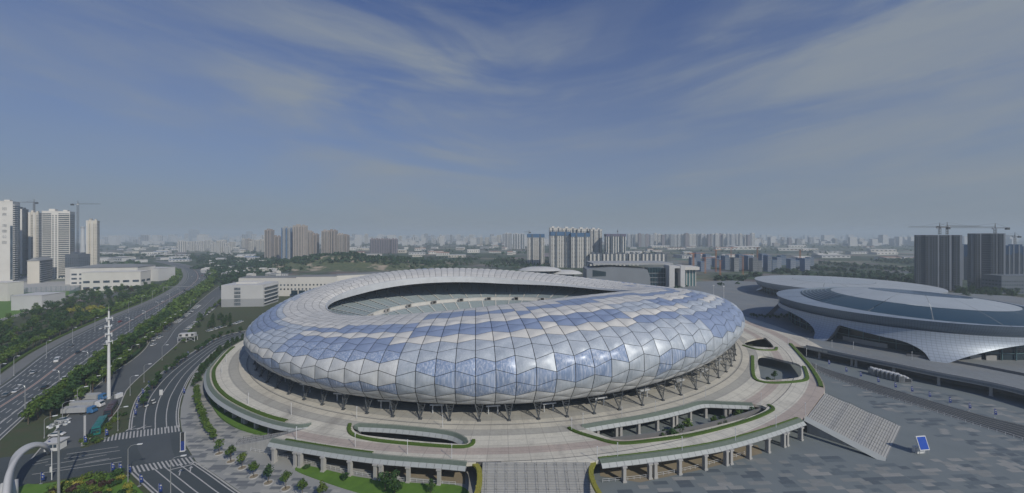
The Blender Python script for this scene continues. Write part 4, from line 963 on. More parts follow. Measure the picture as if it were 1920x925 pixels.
def lowrise(label, x0, x1, Y, ytop, d, wall='wall_white', rz=0.0, storeys=2, roof=None, name='low_building', bay=4.0, z0=1.0, group=None, wz=1.8, faces='flr'):
    w = (x1-x0)*Y/FOC; h = px_h(ytop, Y); r = thing(name, label, 'building', (px_x((x0+x1)/2, Y), Y+d/2, 0), rz, group); m = MB(); m.box((0, 0, h/2), (w, d, h)); m.build('wall', M[wall], r)
    m = MB(); facade(m, w, d, h+1.5, faces, bay, (bay*0.7, wz), h/storeys, z0=h/storeys*0.3)
    for q in range(len(m.f)): k_ = MB(); k_.add(m.v[q*4:q*4+4], [(0, 1, 2, 3)]); k_.build('window', M['window'], r)
    m = MB(); m.box((0, 0, h+0.25), (w+0.6, d+0.6, 0.5)); 
    if roof == 'pitched': m = MB(); m.add([(-w/2-1, -d/2-1, h), (w/2+1, -d/2-1, h), (w/2+1, d/2+1, h), (-w/2-1, d/2+1, h), (-w/4, 0, h+4), (w/4, 0, h+4)], [(0, 1, 5, 4), (1, 2, 5), (2, 3, 4, 5), (3, 0, 4)])
    m.build('roof', M['roof_grey' if roof else wall], r); return r
lowrise('wide white civic hall with grey hipped roof below the banded tower', 138, 240, 560, 502, 40, 'wall_white', 0.25, 4, 'pitched', bay=9, wz=2.6)
lowrise('white annex with long window strips in front of the hipped-roof hall', 160, 250, 500, 511, 20, 'wall_white', 0.25, 3, bay=10, wz=3.0)
lowrise('long low white hall behind the annex, reaching toward the highway', 195, 297, 600, 504, 30, 'wall_pale', 0, 1, bay=8)
lowrise('small white kiosk block beside the banded tower foot', 122, 140, 560, 503, 14, 'wall_white', 0, 1, bay=6)
lowrise('low white shed with flat roof at the left edge of the sports court', 22, 72, 370, 555, 22, 'wall_pale', 0.12, 1, bay=40, wz=0.8)
lowrise('small white pavilion at the left edge beyond the sports court', -30, 14, 420, 531, 14, 'wall_white', 0, 1, bay=6)
# ---- sports court with tall mesh fence
sc_root = MB(); CT = gl([(-60, 610), (0, 600), (90, 569), (148, 550), (150, 545), (-60, 553)]); sc_root.add([(x, y, 0.03) for x, y in CT], [tuple(range(len(CT)))]); tag(sc_root.build('sports_court', M['grass'], fix=True), kind='structure')
b = MB(); CT2 = gl([(-60, 553), (150, 545), (147, 527), (-60, 532)]); b.add([(x, y, 0.05) for x, y in CT2], [tuple(range(4))]); tag(b.build('court_forecourt', M['concrete'], fix=True), kind='structure')
def mesh_fence(label, a, b_, h):
    r = thing('mesh_fence', label, 'fence'); n = max(int(hypot(b_[0]-a[0], b_[1]-a[1])/4.5), 2)
    for k in range(n+1): p = lerp2(a, b_, k/n); m = MB(); m.bar((*p, 0), (*p, h), 0.12, n=5); m.build('post', M['teal'], r)
    m = MB()
    for k in range(12): z = 0.3+(h-0.4)*k/11; m.bar((*a, z), (*b_, z), 0.035, n=4)
    for k in range(n*3): p = lerp2(a, b_, (k+0.5)/(n*3)); m.bar((*p, 0), (*p, h), 0.03, n=4)
    m.build('netting', M['teal'], r)
mesh_fence('tall green mesh fence along the far side of the sports court', ground_at(-40, 553), ground_at(150, 545), 7)
mesh_fence('tall green mesh fence slanting across the sports court', ground_at(20, 566), ground_at(52, 550), 7)
mesh_fence('tall green mesh fence at the right end of the sports court', ground_at(130, 556), ground_at(150, 545), 6)
fe = thing('boundary_fence', 'white panel fence between the sports court and the dark trees', 'fence'); P = gl([(-10, 606), (40, 592), (90, 571), (140, 553)])
for (x, y, h) in along(P, 3.2):
    m = MB(); m.box((0, 0, 1.2), (3.0, 0.12, 1.9)); o = m.build('panel', M['wall_pale'], fe); o.location = (x, y, 0); o.rotation_euler = (0, 0, h)
    m = MB(); m.box((-1.6, 0, 1.3), (0.3, 0.3, 2.6)); o = m.build('post', M['wall_white'], fe); o.location = (x, y, 0); o.rotation_euler = (0, 0, h)
# ---- grey office block and white crescent building left of the stadium
Y = 395; ob = thing('office_block', 'boxy pale grey office block with dark stair windows, left of the stadium', 'building', (px_x(449, 385), 402, 0), 0.10); w, d, h = 41, 30, px_h(535, 385)
m = MB(); m.box((0, 0, h*0.68), (w, d, h*0.64)); m.build('upper_wall', M['wall_pale'], ob); m = MB(); m.box((0, 0, h*0.18), (w-0.1, d-0.1, h*0.36)); m.build('lower_wall', M['wall_grey'], ob)
m = MB(); m.box((-2, 3, h+0.5), (w*0.5, d*0.5, 2.0)); m.build('roof_plant', M['wall_white'], ob)
for k in range(5):
    m = MB(); m.box((-w*0.12, -d/2-0.05, 3.0+k*3.9), (6.0, 0.3, 2.7)); f = m.build('stair_window', M['window'], ob)
    m = MB()
    for q in range(5): m.box((-w*0.12-2.6+q*1.3, -d/2-0.25, 3.0+k*3.9), (0.12, 0.12, 2.7))
    m.box((-w*0.12, -d/2-0.25, 3.0+k*3.9), (6.0, 0.12, 0.12)); m.build('window_bars', M['wall_pale'], f)
for k in range(5): m = MB(); m.box((w/2+0.6, 0, 4+k*4.0), (1.6, d*0.9, 0.9)); m.build('sun_louvre', M['wall_pale'], ob)
m = MB(); m.box((w/2+0.1, 0, h*0.48), (0.3, d*0.86, h*0.8)); m.build('side_glazing', M['window'], ob)
cb = thing('crescent_building', 'long white folded office building with small square windows behind the stadium', 'building')
Pc = [(-330, 452), (-262, 455), (-215, 460), (-158, 490), (-95, 500)]; 
for s in range(len(Pc)-1):
    a, b_ = Pc[s], Pc[s+1]; L = hypot(b_[0]-a[0], b_[1]-a[1]); hd = atan2(b_[1]-a[1], b_[0]-a[0]); c = lerp2(a, b_, 0.5); h0 = 22+s*1.0
    m = MB(); m.box((0, 9, h0/2), (L+2, 18, h0)); o = m.build('wing', M['wall_white'], cb); o.location = (*c, 0); o.rotation_euler = (0, 0, hd)
    m = MB(); m.box((0, 9, h0+0.5), (L+1, 17.4, 0.8)); q = m.build('parapet_strip', M['roof_grey'], cb); q.location = (*c, 0); q.rotation_euler = (0, 0, hd)
    m = MB(); n = int(L/4.2)
    for k in range(n):
        for z in ((8.5, 13.5) if s < 3 else (6, 9.5, 13, 16.5)): m.box((-L/2+L*(k+0.5)/n, -0.05, z), (1.7, 0.2, 1.9))
    q = tag(m.build('windows', M['window'], cb), kind='stuff'); q.location = (*c, 0); q.rotation_euler = (0, 0, hd)
for k in range(3): m = MB(); m.box((-262+k*9, 449.5, 5), (7.4, 0.8, 5.5)); m.build('entrance_glazing', M['glass'], cb)
# ---- brown towers beyond the hill
for k, (x0, x1, yt, Y, wall, lab) in enumerate(((500, 511, 432, 1150, 'wall_brown', 'slim brown tower, leftmost of the brown estate'), (512, 526, 444, 1180, 'wall_brown', 'short brown tower behind the slim one in the brown estate'), (531, 550, 428, 1080, 'wall_grey', 'tall blue-grey tower with white grid, left of the tallest one'),
        (553, 574, 424, 1060, 'wall_tan', 'tallest of the brown estate towers, with glassy right side'), (575, 585, 435, 1130, 'wall_tan', 'brown tower touching the right side of the tallest one'), (586, 596, 440, 1140, 'wall_brown', 'second brown tower right of the tallest one'),
        (606, 617, 434, 1110, 'wall_tan', 'paired brown tower, left half of the wide pair'), (618, 631, 433, 1120, 'wall_brown', 'paired brown tower, right half of the wide pair'), (634, 644, 440, 1130, 'wall_tan', 'brown tower left of the last one in the estate'), (645, 653, 442, 1150, 'wall_brown', 'last brown tower at the right end of the estate'))):
    w = (x1-x0)*Y/FOC; tower(lab, px_x((x0+x1)/2, Y), Y, w, 18, px_h(yt, Y), 0.05*(k % 3-1), wall, bay=w/4, win=(w/4*0.45, 1.5), faces='fr', fins=[(-0.9, w*0.09), (0.0, w*0.12), (0.9, w*0.09)], fin_mat='wall_tan' if wall != 'wall_grey' else 'wall_blue', name='residential_tower', strip=k not in (2, 3), group='brown estate towers')
for k, (x0, x1) in enumerate(((695, 704), (704.5, 713), (713.5, 723), (724, 732), (734, 745))):
    Y = 1500; w = (x1-x0)*Y/FOC; tower('dark mauve tower, %s in the close row of five' % ('leftmost', 'second from left', 'the middle one', 'second from right', 'rightmost')[k], px_x((x0+x1)/2, Y), Y, w, 18, px_h(449, Y), 0, 'wall_mauve', bay=w/3, win=(w/3*0.4, 1.5), faces='fr', strip=True, group='dark mauve towers')
# ---- towers with blue safety nets behind the stadium
for k, (x0, x1, yt, Y, lab, net) in enumerate(((946, 960, 438, 1900, 'pale hazy tower left of the netted towers', None), (961, 984, 439, 1950, 'wide pale hazy tower left of the netted towers', None), (989, 1020, 440, 950, 'separate white tower with blue and maroon net on top', 'net_blue'),
        (1032, 1068, 436, 860, 'netted white tower, left of the front pair', 'net_blue'), (1070, 1104, 438, 850, 'netted white tower, right of the front pair', 'net_blue'), (1030, 1052, 428, 980, 'tall white tower behind the left netted one', None), (1054, 1080, 429, 990, 'tall white tower behind and between the netted pair', None), (1082, 1106, 430, 985, 'tall white tower behind the right netted one', None),
        (1106, 1127, 431, 960, 'tall white tower with dark slot, right of the netted pair', None), (1135, 1171, 440, 930, 'white tower with dark stripes and a purple net crown', 'net_purple'))):
    w = (x1-x0)*Y/FOC; tower(lab, px_x((x0+x1)/2, Y), Y, w, 20, px_h(yt, Y), 0.0, 'wall_white' if k > 1 else 'wall_pale', bay=w/8 if k > 1 else w/5, win=(w/8*0.55 if k > 1 else w/12, 1.7), faces='fr', strip=k in (0, 1, 9), fins=[(-0.45, w*0.07), (0.5, w*0.07)], fin_mat='wall_slate', net=(net, 9 if k < 9 else 6) if net else None, crown=not net, group='towers behind the stadium')
for k, x0 in enumerate((1105, 1130, 1153, 1178, 1203, 1226)):
    Y = 840+k*25; w = 23*Y/FOC; r = tower(('first', 'second', 'third', 'fourth', 'fifth', 'sixth')[k]+' block from the left in the low dark row behind the library', px_x(x0+11, Y), Y, w, 16, px_h(477, Y), 0, 'wall_slate', bay=w/5, win=(w/9, 1.6), faces='fr', fins=[(-0.85, w*0.13), (-0.25, w*0.16), (0.4, w*0.13)], fin_mat='wall_white', name='apartment_block', group='low dark row behind the library')
# ---- library: metal hull, glass hall, white frame
wm('hull', (0.20, 0.22, 0.245), rough=0.5); lb = thing('library', 'angular grey metal-clad library with a dark glass hall and white portal frame', 'building'); Y = 500
LX = lambda px: px_x(px, Y); LH = lambda py: px_h(py, Y)
m = MB(); fr = [(LX(1100), LH(548)), (LX(1220), LH(545)), (LX(1219), LH(520)), (LX(1214), LH(506)), (LX(1150), LH(502)), (LX(1100), LH(505))]
n = len(fr); m.add([(x, Y, z) for x, z in fr]+[(x, Y+26, z+1.5) for x, z in fr], [tuple(range(n))]+[(k, (k+1) % n, n+(k+1) % n, n+k) for k in range(n)]+[tuple(range(2*n-1, n-1, -1))]); m.build('metal_hull', M['hull'], lb, fix=True)
m = MB(); m.add([(LX(1111), Y-0.1, LH(519)), (LX(1136), Y-0.1, LH(518)), (LX(1136), Y-0.1, LH(510)), (LX(1111), Y-0.1, LH(506.5))], [(0, 1, 2, 3)]); m.build('hull_window', M['glass'], lb)
m = MB(); m.box((LX(1190), Y+30, LH(496)), (110, 46, 2.2), 0.03); m.build('canopy_roof', M['wall_grey'], lb)
m = MB(); m.box((LX(1232), Y+8, LH(503)/2), (24, 12, LH(503))); m.build('glass_hall', M['glass'], lb)
for k in range(6): m = MB(); m.box((LX(1219)+k*3.7, Y+1.9, LH(503)/2), (0.25, 0.25, LH(503))); m.build('mullion', M['teal'], lb)
for k in range(4): m = MB(); m.box((LX(1232), Y+1.85, 5+k*6), (24, 0.25, 0.5)); m.build('transom', M['wall_grey'], lb)
for x_, ww in ((1254, 7), (1274, 6)): m = MB(); m.box((LX(x_), Y-2, LH(497)/2), (ww, 16, LH(497))); m.build('portal_leg', M['wall_pale'], lb)
m = MB(); m.box((LX(1264), Y-1, LH(500)), (22, 17, 3.0)); m.build('portal_beam', M['wall_pale'], lb); m = MB(); m.box((LX(1264), Y+3, 12), (9, 10, 24)); m.build('portal_glass', M['glass'], lb)
m = MB(); m.box((LX(1290), Y+8, LH(503)), (26, 26, 4.0)); m.build('wing_roof', M['wall_white'], lb); m = MB(); m.box((LX(1290), Y+10, LH(505)/2), (21, 20, LH(505))); m.build('wing_glass', M['teal'], lb)
for k in range(6): m = MB(); m.box((LX(1276)+k*4.0, Y-0.4, LH(505)/2), (0.8, 0.6, LH(505))); m.build('wing_column', M['wall_white'], lb)
for x_, yt, nm in ((1013, 500, 'left'), (1060, 506, 'right')):
    Y = 610; m = MB(); n = 16; r = thing('canopy_hall', 'low pale curved-roof hall behind the stadium rim, %s one of two' % nm, 'building', (px_x(x_, Y), Y, 0)); R_ = 36 if nm == 'left' else 28; h = px_h(yt, Y)
    vs = [(0, 0, h)]; fs = []
    for j, (rr, zz_) in enumerate(((0.45, h-0.6), (0.8, h-2.6), (1.0, h-6))):
        for k in range(n*2): a = pi*k/n; vs.append((R_*rr*cos(a), R_*0.55*rr*sin(a), zz_))
    q = n*2; fs = [(0, 1+k, 1+(k+1) % q) for k in range(q)]+[(1+j*q+k, 1+(j+1)*q+k, 1+(j+1)*q+(k+1) % q, 1+j*q+(k+1) % q) for j in range(2) for k in range(q)]
    m.add(vs, fs); m.build('roof', M['wall_pale'], r, smooth=True); m = MB(); m.bar((0, 0, 0), (0, 0, h-6), R_*0.5, n=24); m.build('wall', M['glass'], r)
# ---- unfinished towers at the right
def raw_tower(label, x0, x1, Y, yt, cols, d=18):
    w = (x1-x0)*Y/FOC/1.47; h = px_h(yt, Y); x = px_x((x0+x1)/2, Y); r = thing('unfinished_tower', label, 'tower block', (x, Y, 0), -0.72, 'unfinished towers'); m = MB(); m.box((0, 0, h/2), (w, d, h)); m.build('core', M['raw_dark'], r)
    nf = int(h/3)
    for k in range(nf+1): m = MB(); m.box((0, 0, k*3+0.1), (w+0.8, d+0.8, 0.55)); m.build('floor_slab', M['raw_concrete'], r)
    for fx, fw, mm in cols: m = MB(); m.box((fx*w/2, -d/2-0.3, h/2), (fw*w, 1.0, h)); m.build('wall_bay', M[mm], r)
    m = MB(); fl = [(fx, fw) for fx, fw, mm in cols if mm == 'raw_concrete']
    for fx, fw in fl:
        for f in range(nf):
            for q in (-0.27, 0.27): m.box((fx*w/2+q*fw*w, -d/2-0.82, f*3+1.7), (fw*w*0.24, 0.1, 1.5))
    if fl: m.build('window_openings', M['black'], r)
    return r
wm('raw_dark', (0.045, 0.055, 0.075))
raw_tower('wide unfinished grey tower at the right, under the two cranes', 1716, 1798, 510, 441, [(-0.9, 0.10, 'raw_concrete'), (-0.42, 0.16, 'raw_concrete'), (-0.16, 0.10, 'raw_concrete'), (0.0, 0.035, 'wall_pale'), (0.25, 0.16, 'raw_concrete'), (0.52, 0.045, 'wall_pale'), (0.78, 0.12, 'raw_concrete'), (0.97, 0.05, 'wall_pale')])
raw_tower('narrower unfinished dark tower at the right edge, under one crane', 1819, 1877, 500, 438, [(-0.93, 0.08, 'wall_slate'), (-0.6, 0.16, 'raw_concrete'), (-0.42, 0.03, 'wall_pale'), (0.35, 0.18, 'raw_concrete'), (0.53, 0.035, 'wall_pale'), (0.78, 0.14, 'raw_concrete'), (0.97, 0.05, 'wall_pale')])
for k, (x0, x1, yt, Y) in enumerate(((1800, 1818, 460, 620), (1879, 1893, 462, 620), (1895, 1912, 460, 640), (1914, 1932, 464, 650))):
    w = (x1-x0)*Y/FOC; tower('blue-netted unfinished tower '+('between the two big unfinished ones', 'just right of the dark unfinished one', 'second right of the dark unfinished one', 'cut by the right edge')[k], px_x((x0+x1)/2, Y), Y, w/1.5, 14, px_h(yt, Y), -0.72, 'wall_slate', bay=w/4, win=(w/8, 1.5), faces='f', fins=[(-0.6, w*0.09), (0.5, w*0.09)], fin_mat='wall_pale', net=('net_blue', 15 if k else 20), crown=False, group='netted towers at the right')
lowrise('long dark unfinished low block at the right edge behind the arena', 1878, 2010, 470, 518, 20, 'wall_slate', 0, 5, bay=3.0, name='low_block')
crane('tower crane on the left of the wide unfinished tower', px_x(1762, 520), 520, 75, 10, 44, pi*1.0, 0.3); crane('tower crane on the right of the wide unfinished tower', px_x(1776, 525), 525, 75, 11, 52, pi*0.02, 0.28)
crane('tower crane on the narrower dark unfinished tower', px_x(1866, 508), 508, 76, 8, 62, pi*0.99, 0.28); crane('small far tower crane at the right edge', px_x(1903, 640), 640, 50, 22, 30, pi, 0.3)
crane('distant tower crane above the separate netted white tower', px_x(992, 960), 960, 75, 6, 14, pi*0.95, 0.3); crane('distant tower crane above the purple-netted tower', px_x(1158, 940), 940, 72, 12, 4, 1.2, 0.3)
# ---- blue-netted low construction sites
rnd = random.Random(21)
for k in range(26):
    x0 = 1298+k*8.8; Y = rnd.choice((760, 800, 860, 920)); hgt = rnd.uniform(20, 34)*(0.8 if k > 16 else 1); w = rnd.uniform(7, 10)*Y/FOC
    r = thing('construction_block', 'low unfinished block wrapped in blue net in the building site behind the library', 'building', (px_x(x0, Y), Y, 0), rnd.uniform(-0.1, 0.1), 'netted blocks in the building site'); m = MB(); m.box((0, 0, hgt/2), (w, 14, hgt)); m.build('frame', M[rnd.choice(('net_blue', 'wall_blue', 'wall_slate', 'net_blue'))], r)
    m = MB(); [m.box((q*w/5, -7.2, hgt/2), (0.5, 0.4, hgt)) for q in (-2, -1, 0, 1, 2)]; [m.box((0, -7.15, f*4), (w, 0.3, 0.5)) for f in range(1, int(hgt/4))]; m.build('scaffold', M['wall_grey' if k % 3 else 'wall_pale'], r)
wm('site_crane', (0.42, 0.16, 0.06))
for k, (px, Y, hgt) in enumerate(((1300, 700, 40), (1322, 720, 30), (1342, 750, 44), (1371, 800, 46), (1393, 690, 34), (1350, 680, 28), (1500, 800, 42), (1420, 900, 44))):
    r = thing('site_mast', '', 'crane mast', (px_x(px, Y), Y, 0), 0.3*k, 'orange masts in the building site'); r['label'] = ('leftmost orange crane mast', 'short orange crane mast second from left', 'tall orange crane mast beside the library wing', 'tall orange crane mast near the middle', 'short orange mast in front of the nets', 'shortest orange mast near the sports field', 'orange mast at the right of the site', 'far orange mast right of the middle')[k]+' of the blue-netted building site'
    m = MB(); c = 1.0
    for sx in (-c, c):
        for sy in (-c, c): m.bar((sx, sy, 0), (sx, sy, hgt), 0.3, n=4)
    for q in range(int(hgt/3)): m.bar((-c, -c, q*3), (c, -c, q*3+3), 0.2, n=4)
    m.build('mast', M['site_crane'], r); m = MB(); m.bar((-8, 0, hgt), (22, 0, hgt), 0.5, n=4); m.build('jib', M['site_crane'], r)
# ---- distant row of slab towers
FM = {}
def far_mesh(kind, wall):
    key = (kind, wall)
    if key not in FM:
        m = MB(); w, d, h = (1, 0.7, 1); m.box((0, 0, 0.5), (1, 1, 1)); n = (3, 4, 2, 5)[kind]
        for k in range(n): m.box((-0.5+(k+0.5)/n, -0.5, 0.49), (0.38/n, 0.02, 0.96), m=1)
        for k in range(2): m.box((0.5, -0.25+k*0.5, 0.49), (0.02, 0.16, 0.96), m=1)
        if kind % 2: m.box((0, 0, 1.02), (0.4, 0.5, 0.05))
        FM[key] = m.mesh('far_tower', [M[wall], M['wall_slate'] if wall not in ('wall_mauve',) else M['wall_dark']])
    return FM[key]
def far_tower(px0, px1, ytop, Y, wall, kind, label, group, d=18):
    w = (px1-px0)*Y/FOC; o = link('far_tower', far_mesh(kind, wall), None, (px_x((px0+px1)/2, Y), Y, 0), 0, (w, d, px_h(ytop, Y))); return tag(o, label, 'tower block', group)
x = 1176.0
while x < 1408:
    w = rnd.uniform(4.6, 7.5); far_tower(x, x+w, 439+rnd.uniform(-1.2, 1.6), 2300+rnd.uniform(-60, 60), rnd.choice(('wall_pale', 'wall_white', 'wall_grey', 'wall_mauve')), rnd.randrange(4), 'pale slab tower in the long even row on the horizon', 'even row of slab towers'); x += w+rnd.choice((0.3, 0.6, 2.0))
for k in range(58): 
    px = rnd.uniform(1412, 1715); w = rnd.uniform(5, 10); far_tower(px, px+w, 445+rnd.uniform(0, 16)*(1 if k % 2 else 0.4)+max(0, (px-1560)/40), rnd.uniform(2300, 4200), rnd.choice(('wall_pale', 'wall_tan', 'wall_grey', 'wall_white', 'wall_mauve')), rnd.randrange(4), 'hazy apartment tower in the skyline left of the unfinished towers', 'hazy skyline at the right')
for k in range(34):
    px = rnd.uniform(330, 440); w = rnd.uniform(4, 9); Y = rnd.uniform(1500, 2100); far_tower(px, px+w, 440+rnd.uniform(6, 22), Y, rnd.choice(('wall_white', 'wall_white', 'wall_cream')), rnd.randrange(4), 'white mid-rise block in the white estate beyond the highway bend', 'white estate beyond the highway')
for k in range(14): px = 455+k*3.4; far_tower(px, px+3.0, 447+rnd.uniform(0, 8), 1700+rnd.uniform(-200, 200), rnd.choice(('wall_tan', 'wall_cream')), rnd.randrange(4), 'tan mid-rise tower in the row left of the brown estate', 'tan row left of the brown estate')
for px0, px1, yt in ((356, 363, 430), (364, 372, 431), (463, 472, 434), (604, 612, 432), (1010, 1016, 441)): far_tower(px0, px1, yt, 5200, 'wall_grey', 1, 'faint grey tower standing above the far hazy skyline', 'faint tall towers', 40)
for k in range(120):
    px = rnd.choice((rnd.uniform(650, 950), rnd.uniform(760, 950), rnd.uniform(180, 700))); w = rnd.uniform(3, 9); Y = rnd.uniform(2600, 5200); far_tower(px, px+w, 438.5+rnd.uniform(0, 11), Y, rnd.choice(('wall_pale', 'wall_white', 'wall_cream', 'wall_grey')), rnd.randrange(4), 'hazy pale block in the broad far skyline', 'broad far skyline', 30)
m = MB()
for k in range(1600):
    px = rnd.uniform(-100, 2020); Y = rnd.uniform(2400, 9000); m.box((px_x(px, Y), Y, 0), (rnd.uniform(15, 60), rnd.uniform(15, 40), 2*rnd.choice((rnd.uniform(8, 30), rnd.uniform(20, 75)))))
tag(m.build('distant_city', M['wall_pale']), 'mass of tiny hazy buildings along the horizon', 'city', kind='stuff')
# ---- sheds and low-rise sprawl in the middle distance
low = [('wall_pale', 'roof_grey'), ('wall_white', 'wall_white'), ('wall_cream', 'wall_pale'), ('wall_white', 'roof_red'), ('wall_pale', 'wall_blue')]
LM = {}
def shed(px, py, w, d, h, mi, label, group, rz=0.0):
    if mi not in LM:
        q = MB(); q.box((0, 0, 0.45), (1, 1, 0.9)); q.add([(-0.51, -0.51, 0.9), (0.51, -0.51, 0.9), (0.51, 0.51, 0.9), (-0.51, 0.51, 0.9), (-0.51, 0, 1.08), (0.51, 0, 1.08)], [(0, 1, 5, 4), (2, 3, 4, 5), (1, 2, 5), (3, 0, 4)], 1)
        for k in range(6): q.box((-0.42+k*0.168, -0.5, 0.5), (0.08, 0.02, 0.3), m=2)
        LM[mi] = q.mesh('low_building', [M[low[mi][0]], M[low[mi][1]], M['window']])
    x, y = ground_at(px, py); return tag(link('low_building', LM[mi], None, (x, y, 0), rz, (w, d, h)), label, 'building', group)
for k in range(70): shed(rnd.uniform(185, 480), rnd.uniform(456, 494), rnd.uniform(15, 60), rnd.uniform(12, 30), rnd.uniform(5, 11), rnd.choice((0, 1, 1, 2, 4)), 'low pale shed in the sprawl beyond the highway', 'low sheds beyond the highway', rnd.uniform(-0.5, 0.5))
for k in range(60): shed(rnd.uniform(1130, 1715), rnd.uniform(457, 488), rnd.uniform(25, 110), rnd.uniform(15, 40), rnd.uniform(6, 13), rnd.choice((0, 1, 1, 2, 3)), 'long pale factory shed in the industrial belt at the right', 'factory sheds at the right', rnd.uniform(-0.25, 0.25))
for k in range(46): shed(rnd.uniform(650, 1010), rnd.uniform(455, 484), rnd.uniform(15, 60), rnd.uniform(12, 30), rnd.uniform(5, 14), rnd.choice((0, 1, 2, 3, 3)), 'small low building on the plain behind the stadium', 'low buildings behind the stadium', rnd.uniform(-0.4, 0.4))
for k in range(40): shed(rnd.uniform(385, 560), rnd.uniform(488, 520), rnd.uniform(8, 20), rnd.uniform(8, 12), rnd.uniform(4, 7), rnd.choice((1, 2, 0, 1)), 'small white house among trees beside the hill', 'white houses among the trees', rnd.uniform(-0.5, 0.5))
shed(1395, 468, 130, 60, 16, 1, 'large white domed shed in front of the even tower row', 'factory sheds at the right')
# ================================================================== VEGETATION
def leaves(m, rnd, n, lobes, size, flat=0.0, mi=0):
    for k in range(n):
        (cx, cy, cz, rx, ry, rz) = lobes[rnd.randrange(len(lobes))]
        th = rnd.uniform(0, 2*pi); u = rnd.uniform(-1, 1); r = rnd.uniform(0.35, 1.0)**0.5; q = sqrt(1-u*u)
        d = Vector((q*cos(th), q*sin(th), u)); p = Vector((cx+d.x*rx*r, cy+d.y*ry*r, cz+d.z*rz*r))
        nrm = (d+Vector((rnd.uniform(-1, 1), rnd.uniform(-1, 1), rnd.uniform(-0.6, 1.2)))*0.7).normalized()
        a = nrm.orthogonal().normalized(); b = nrm.cross(a); an = rnd.uniform(0, pi); a, b = a*cos(an)+b*sin(an), b*cos(an)-a*sin(an); s = size*rnd.uniform(0.6, 1.3)
        m.add([p-a*s-b*s*0.5, p+a*s*0.3-b*s*0.8, p+a*s*1.0+b*s*0.2, p-a*s*0.2+b*s*0.8], [(0, 1, 2, 3)], mi)
def tree_proto(kind, seed, leafm):
    rnd = random.Random(seed); tr = MB(); cr = MB()
    if kind == 'broad':
        lobes = []; tr.bar((0, 0, 0), (0.05, 0, 2.6), 0.17, 0.11, 7)
        for k in range(6):
            a = k*1.05+rnd.uniform(-0.3, 0.3); r = rnd.uniform(0.7, 1.35); z = rnd.uniform(3.0, 4.9); c = (r*cos(a), r*sin(a), z); tr.bar((0.05, 0, 2.2), c, 0.08, 0.03, 5); R = rnd.uniform(0.9, 1.35); lobes.append((*c, R, R, R*0.8))
        lobes.append((0, 0, 5.3, 1.0, 1.0, 0.9)); leaves(cr, rnd, 300, lobes, 0.34)
    elif kind == 'pine':
        tr.bar((0, 0, 0), (0, 0, 4.6), 0.15, 0.05, 7); lobes = []
        for k in range(5):
            z = 1.5+k*0.85; R = 1.75*(1-k*0.16)
            for q in range(4): a = q*pi/2+k*0.6+rnd.uniform(-0.2, 0.2); lobes.append((R*0.55*cos(a), R*0.55*sin(a), z, R*0.55, R*0.55, 0.35)); tr.bar((0, 0, z-0.3), (R*0.8*cos(a), R*0.8*sin(a), z), 0.05, 0.02, 4)
        leaves(cr, rnd, 320, lobes, 0.25)
    elif kind == 'young':
        tr.bar((0, 0, 0), (0, 0, 2.0), 0.08, 0.06, 6); lobes = []
        for k in range(5): a = k*1.26; c = (0.55*cos(a), 0.55*sin(a), rnd.uniform(2.2, 3.4)); tr.bar((0, 0, 1.7), c, 0.05, 0.02, 4); lobes.append((*c, 0.75, 0.75, 0.65))
        lobes.append((0, 0, 3.5, 0.6, 0.6, 0.6)); leaves(cr, rnd, 260, lobes, 0.2)
    elif kind == 'tall':
        lobes = []; tr.bar((0, 0, 0), (0, 0, 4.5), 0.22, 0.12, 7)
        for k in range(8): a = k*0.9; r = rnd.uniform(0.6, 1.7); c = (r*cos(a), r*sin(a), rnd.uniform(2.8, 7.2)); tr.bar((0, 0, max(c[2]-1.6, 1)), c, 0.09, 0.03, 5); R = rnd.uniform(1.0, 1.6); lobes.append((*c, R, R, R*1.0))
        leaves(cr, rnd, 380, lobes, 0.36)
    elif kind == 'shrub':
        tr.bar((0, 0, 0), (0, 0, 0.6), 0.08, 0.05, 5); lobes = [(rnd.uniform(-0.4, 0.4), rnd.uniform(-0.4, 0.4), rnd.uniform(0.5, 0.9), 0.6, 0.6, 0.5) for _ in range(5)]; leaves(cr, rnd, 170, lobes, 0.16)
    tm = tr.mesh('trunk', M['bark']); cm = cr.mesh('crown', M[leafm]); return tm, cm
PROTO = {}
def plant(kind, leafm, x, y, s=1.0, label='', group=None, z=0.0, name='street_tree', cat='tree', var=3, rnd=random.Random(5)):
    key = (kind, leafm, rnd.randrange(var))
    if key not in PROTO: PROTO[key] = tree_proto(kind, key[2]*13+hash(kind+leafm) % 97*0+len(kind)*7+len(leafm), leafm)
    r = thing(name, label, cat, (x, y, z), rnd.uniform(0, 6.28), group); r.scale = (s*rnd.uniform(0.9, 1.1), s*rnd.uniform(0.9, 1.1), s*rnd.uniform(0.85, 1.15))
    link('trunk', PROTO[key][0], r); link('crown', PROTO[key][1], r); return r
rv = random.Random(11); FAR_ROWS = []
def row(P, step, kind, leafm, s, label, group, name, jit=0.8, skip=0.0, start=0.0, far=1e9):
    for x, y, h in along(P, step, start):
        if rv.random() < skip: continue
        if y > far:
            s2 = s*rv.uniform(0.8, 1.2); FAR_ROWS.append((x+rv.uniform(-jit, jit), y+rv.uniform(-jit, jit), s2*5.8)); continue
        plant(kind, leafm, x+rv.uniform(-jit, jit), y+rv.uniform(-jit, jit), s*rv.uniform(0.8, 1.2), label, group, name=name)
row(offset(HWL, 11)[12:96], 5.6, 'broad', 'leaf', 1.15, 'leafy street tree in the front row left of the highway', 'street trees left of the highway', 'street_tree', far=330)
row(offset(HWL, 17)[16:100], 8, 'broad', 'leaf_dark', 1.2, 'dark leafy tree in the second row left of the highway', 'second tree row left of the highway', 'roadside_tree', 1.5, far=330)
